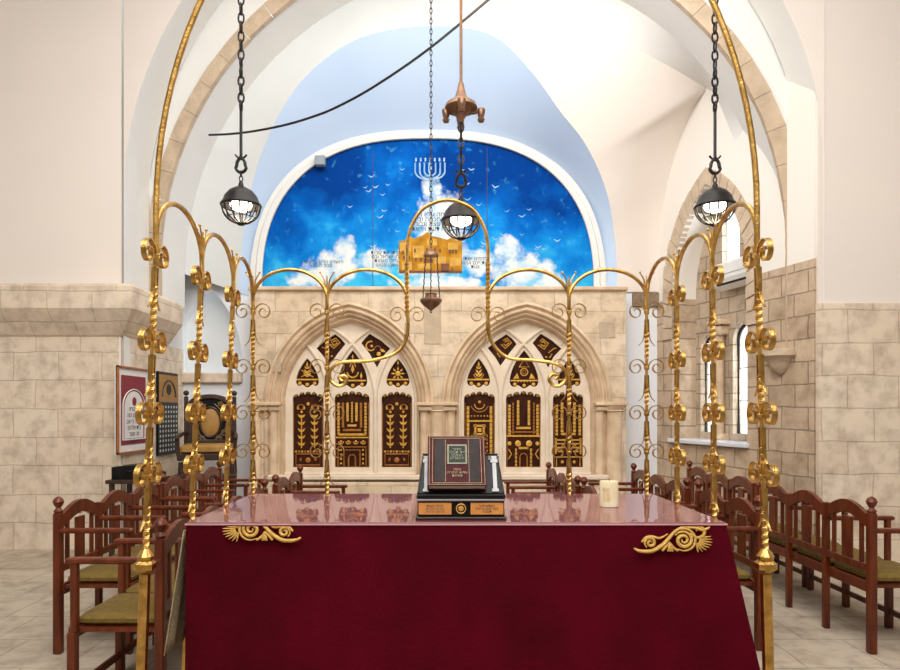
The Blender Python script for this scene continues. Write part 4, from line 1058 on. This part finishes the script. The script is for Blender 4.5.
# ------------------------------------------------------------------ benches of linked chairs
bench_cache = {}
def bench_parts(n_):
    SW = .5; Lh = n_*SW; P_ = []
    def add(name, mb, m, sm_=False): P_.append((name, mb, m, sm_))
    for e in (0, Lh):
        mb = MB(); mb.box((-.02, e, .45), (.05, .05, .90), .006)
        mb.lathe((-.02, e, .90), [(.024,0),(.03,.012),(.02,.022),(.014,.032),(.026,.05),(.034,.07),(.026,.09),(.012,.10),(.004,.104)], 16); add('end_post', mb, M['wood'], True)
    for k in range(n_):
        y0 = k*SW+.025; y1 = (k+1)*SW-.025; mb = MB(); pts = []
        for i in range(13):
            t = i/12; pts.append((y0+(y1-y0)*t, .885+.07*math.sin(PI*t)**1.2))
        rows = [[Vector((x, y, z-h)) for y, z in pts] for x, h in ((-.035,0),(-.035,.085),(-.005,.085),(-.005,0),(-.035,0))]
        mb.grid(rows)
        mb.box((-.02, (y0+y1)/2, .54), (.028, SW, .05), .004)
        ym = (y0+y1)/2
        mb.box((-.02, ym, .70), (.016, .11, .28), .004)
        for q in (-.15, .15): mb.box((-.02, ym+q, .71), (.022, .028, .30), .004)
        mb.lathe((-.02, ym, .86), [(.02,0),(.02,.001)], 6)
        add('backrest', mb, M['wood'])
        mb = MB(); mb.box((.22, ym, .465), (.42, SW-.07, .06), .02); add('seat_cushion', mb, M['cushion'], True)
    mb = MB(); mb.box((.44, Lh/2, .41), (.03, Lh, .07), .004); mb.box((.0, Lh/2, .41), (.03, Lh, .07), .004); mb.box((.22, Lh/2, .425), (.42, Lh-.02, .02)); add('seat_frame', mb, M['wood'])
    for k in range(n_+1):
        e = k*SW; mb = MB(); mb.box((.21, e, .785), (.50, .055, .03), .008); mb.box((.42, e, .60), (.035, .035, .36), .004); add('armrest', mb, M['wood'])
        mb = MB(); mb.box((.43, e, .21), (.045, .045, .42), .005); add('leg', mb, M['wood'])
        if 0 < k < n_: mb = MB(); mb.box((-.02, e, .45), (.04, .045, .90), .005); add('leg', mb, M['wood'])
    mb = MB(); mb.box((.43, Lh/2, .12), (.022, Lh, .04), .003); add('stretcher', mb, M['wood'])
    return P_
def bench(n_, x, y, face, label):
    """back along y from y to y+length; face = +1 looks to +x"""
    root = empty('linked_chair_bench', (x, y if face > 0 else y+n_*.5, 0), 0 if face > 0 else PI)
    if n_ not in bench_cache:
        bench_cache[n_] = [o_ for o_ in [mb.build(nm, m, root, sm_) for nm, mb, m, sm_ in bench_parts(n_)]]
    else:
        for src in bench_cache[n_]: q = src.copy(); C.objects.link(q); q.parent = root
    tag(root, label, 'bench', 'linked mahogany chair benches with olive seats')
bench(3, -2.42, 5.80, 1, 'mahogany chair bench on the far left, farthest from viewer, in front of the carved armchair')
bench(3, -2.42, 4.22, 1, 'mahogany chair bench at the far left, near one below the maroon framed sheet')
bench(4, -1.45, 3.38, -1, 'mahogany chair bench with its back to the left side of the reading table')
bench(2, -1.40, 5.70, 1, 'short mahogany bench facing the aisle, below left arch, left of the table back')
bench(3, 1.15, 5.60, -1, 'mahogany bench with arms facing the aisle, behind the candle below right arch')
bench(2, 1.18, 4.50, -1, 'short mahogany bench hidden mostly behind the table right of the candle')
bench(3, 2.02, 5.45, -1, 'mahogany chair bench at right, farther one of the inner row beside table')
bench(2, 2.05, 4.28, -1, 'short mahogany chair bench at right, nearest the front right gilded post')
bench(3, 2.78, 5.80, 1, 'dark mahogany bench under the window sill, farther one of the outer right row')
bench(3, 2.78, 4.22, 1, 'mahogany bench at the far right edge, nearer one of the outer row')

# ------------------------------------------------------------------ left wall pictures and chair
def side_frame(px0, px1, pyt, pyb, name, label, cat_, fm, fw=.03):
    X = XL+.03; y0 = X*FPX/(px0-VX); y1 = X*FPX/(px1-VX); z1 = PZ(pyt, y0); z0 = PZ(pyb, y0)
    root = empty(name, (X, (y0+y1)/2, z0)); tag(root, label, cat_)
    return root, (y1-y0), (z1-z0)
root, w_, h_ = side_frame(116, 148.5, 365, 455, 'framed_document', 'orange-framed sheet of Hebrew verses with maroon mat on the left stone wall', 'picture', None)
MB().box((-.005, 0, h_/2), (.02, w_, h_)).build('backing', M['paper'], root)
mb = MB()
for s_ in (-1, 1): mb.box((.01, s_*(w_/2-.012), h_/2), (.035, .024, h_), .004); mb.box((.01, 0, h_/2+s_*(h_/2-.012)), (.035, w_, .024), .004)
mb.build('frame', M['orange_wood'], root)
def ringpl(a0, b0, a1, b1, x, m, nm, arch=False):
    mb = MB(); 
    mb.box((x, 0, (b0+b1)/2), (.004, a0*2, b1-b0)); return mb.build(nm, m, root)
ringpl(w_/2-.10, .10, 0, h_-.10, .008, M['maroon'], 'maroon_mat')
pw = w_/2-.17; pp = [(-pw, .17), (pw, .17)]+pointed(0, pw, h_*.52, h_*.20)
mb = MB(); mb.add([(.0135, a, z) for a, z in pp]+[(.0105, a, z) for a, z in pp], [tuple(range(len(pp))), tuple(reversed(range(len(pp), 2*len(pp))))]+[(i, (i+1)%len(pp), len(pp)+(i+1)%len(pp), len(pp)+i) for i in range(len(pp))]); mb.build('arched_sheet', M['paper'], root)
mb = MB(); mb.tube([(.014, a*1.18, z+(.02 if z > .3 else -.012)) for a, z in pp], .007, 5, True); mb.build('white_border', M['white'], root)
MB().box((.014, 0, .155), (.004, w_-.3, .012)).build('white_bar', M['white'], root)
SIDE = Matrix(((0,0,1,0),(-1,0,0,0),(0,1,0,0),(0,0,0,1)))   # text facing +x: its x runs to -y
SIDE = Matrix(((0,0,1,0),(1,0,0,0),(0,1,0,0),(0,0,0,1)))
text('verses', 'מה נורא\nהמקום הזה\nאין זה כי אם\nבית אלהים\nוזה שער\nהשמים', .075, Matrix.Translation((.015, 0, h_*.33)) @ SIDE, M['ink'], root, .95)
mb = MB(); mb.lathe((0,0,0), [(.05, -.002), (.05, .002)], 16); o = mb.build('emblem', M['maroon'], root); o.rotation_euler = (0, PI/2, 0); o.location = (.015, 0, h_*.60)
root, w_, h_ = side_frame(157, 177, 371, 456, 'prayer_board', 'dark board with ochre top panel and rows of small pale squares, left wall', 'board', None)
MB().box((0, 0, h_/2), (.03, w_, h_), .006).build('board', M['black'], root)
MB().box((.017, 0, h_*.80), (.006, w_-.05, h_*.33), .002).build('ochre_panel', M['ochre'], root)
pp = pointed(0, w_*.33, h_*.70, h_*.2); mb = MB(); mb.tube([(.021, a, z) for a, z in pp], .012, 5); mb.lathe((0,0,0), [(.001,0)], 3) if 0 else None; mb.build('arch_outline', M['dark_wood'], root)
mb = MB(); mb.lathe((0,0,0), [(.07, -.002), (.07, .002)], 20); o = mb.build('dark_disc', M['black'], root); o.rotation_euler = (0, PI/2, 0); o.location = (.022, 0, h_*.79)
mb = MB()
for i in range(7):
    for j in range(10): mb.box((.0165, -w_/2+.06+i*(w_-.12)/6, .06+j*h_*.55/9.5), (.004, .028, .03))
mb.build('pale_squares', plain('pale_squares_paint', (.62,.64,.58), None, 8, .6), root)
# carved ceremonial armchair
ex = PX(209, 8.2); root = empty('ceremonial_armchair', (ex, 8.2, 0), .25); tag(root, 'tall dark carved armchair with oval ochre medallion back, in left back corner', 'armchair')
z0, z1 = PZ(444, 8.2), PZ(396, 8.2)
bo_ = [(-.27, z0), (.27, z0), (.27, z1-.12)]+[(.27*math.cos(a), z1-.12+.14*math.sin(a)) for a in [PI*i/14 for i in range(1, 14)]]+[(-.27, z1-.12)]
inn = [(x*.80, z0+.04+(z-z0)*.87) for x, z in bo_]
plate('back_frame', bo_, [inn], .06, M['dark_wood'], root, mat_world=at_y(.2), bev=.008)
plate('back_ground', [(x*.85, z) for x, z in bo_], [], .015, M['black'], root, mat_world=at_y(.215))
mb = MB()
for s_ in (-1, 1):
    for (cx_, cz_, r_) in ((.16, .40, .05), (.17, .13, .05), (.12, .50, .035), (.10, .06, .04)):
        mb.tube([(s_*(cx_+(r_*(1-i/22))*math.cos(i*.55)), .195, z0+cz_+(r_*(1-i/22))*math.sin(i*.55)) for i in range(18)], .008, 5)
    mb.tube(cat([(s_*.05,.195,z0+.04),(s_*.19,.195,z0+.2),(s_*.17,.195,z0+.36),(s_*.05,.195,z0+.5)], 5), .008, 5)
mb.build('back_scrollwork', M['book_gold'], root)
mb = MB(); mb.lathe((0,0,0), [(.001,-.02),(.09,-.018),(.125,0),(.125,.01)], 28, 'y'); o = mb.build('oval_cushion', M['ochre'], root, True); o.location = (0, .19, (z0+z1)/2-.03); o.scale = (.92,1,1.4)
mb = MB(); mb.tube([(.125*math.cos(2*PI*i/28), 0, .19*math.sin(2*PI*i/28)) for i in range(28)], .014, 6, True); o = mb.build('oval_rim', M['dark_wood'], root, True); o.location = (0, .185, (z0+z1)/2-.03)
MB().box((0, -.08, z0-.05), (.60, .52, .11), .03).build('seat_cushion', M['ochre'], root, True)
MB().box((0, -.08, z0-.14), (.66, .56, .08), .01).build('seat_frame', M['dark_wood'], root)
for s_ in (-1, 1):
    mb = MB(); mb.tube(cat([(s_*.28,.18,z0+.14),(s_*.32,-.05,z0+.12),(s_*.33,-.28,z0+.10),(s_*.33,-.34,z0+.07)], 4), .026, 8); mb.tube([(s_*.32,-.30,z0-.12),(s_*.33,-.30,z0+.10)], .022, 8); mb.build('armrest', M['dark_wood'], root, True)
    for yy in (-.30, .17):
        mb = MB(); mb.lathe((s_*.29, yy, 0), [(.03,0),(.025,.04),(.04,.1),(.022,.2),(.036,z0-.35),(.028,z0-.2)], 12); mb.build('leg', M['dark_wood'], root, True)
    mb = MB(); mb.box((s_*.29, .2, (z0+z1)/2-.05), (.05, .06, z1-z0+.1), .01); mb.sphere((s_*.29, .2, z1+.04), .035, 8); mb.build('back_post', M['dark_wood'], root, True)
MB().box((0, -.45, z0-.36), (.7, .25, .05), .01).build('footboard', M['dark_wood'], root)
# small side table with a black case on the left
root = empty('side_table', (-3.28, 7.2, 0)); tag(root, 'small dark side table against the left wall below the prayer board', 'table')
MB().box((0,0,.80), (.50,.5,.04), .006).build('table_top', M['dark_wood'], root)
for a in (-1, 1):
    for e in (-1, 1): MB().box((a*.20, e*.2, .39), (.045,.045,.78), .004).build('leg', M['dark_wood'], root)
root = empty('black_case', (-3.28, 7.2, .821)); tag(root, 'black slanted case lying on the small side table at left', 'case')
MB().prism([(-.22,0),(.22,0),(.22,.05),(.02,.15),(-.22,.13)], -.17, .17).build('case_body', M['black'], root)
mb = MB(); mb.tube(cat([(-.06,-.175,.07),(-.04,-.20,.09),(.02,-.20,.09),(.04,-.175,.07)], 4), .006, 6); mb.build('handle', M['black_iron'], root)

# ------------------------------------------------------------------ air conditioner in the right niche
root = empty('air_conditioner'); root.matrix_world = RW(-.36); tag(root, 'white wall air conditioner under the upper window of the right niche', 'air conditioner')
u0 = 1.0; u1 = 1.76; a0, a1 = 3.04, 3.36
mb = MB(); pr = [(0, a0+.02), (.10, a0), (.19, a0+.06), (.22, a0+.12), (.22, a1-.03), (.19, a1), (0, a1)]
mb.add([(u0, z, d) for d, z in pr]+[(u1, z, d) for d, z in pr], [tuple(range(7)), tuple(reversed(range(7, 14)))]+[(i, (i+1)%7, 7+(i+1)%7, 7+i) for i in range(7)]); mb.build('casing', M['white'], root)
mb = MB(); mb.add([(u0+.05, a0+.012, .112), (u1-.05, a0+.012, .112), (u1-.05, a0+.065, .200), (u0+.05, a0+.065, .200)], [(0,1,2,3)]); o = mb.build('air_outlet', M['black'], root); o.modifiers.new('s', 'SOLIDIFY').thickness = .012
mb = MB(); mb.box(((u0+u1)/2, a0+.17, .222), (u1-u0, .006, .004)); mb.build('front_seam', plain('seam_grey', (.3,.3,.3), None, 4, .6), root)
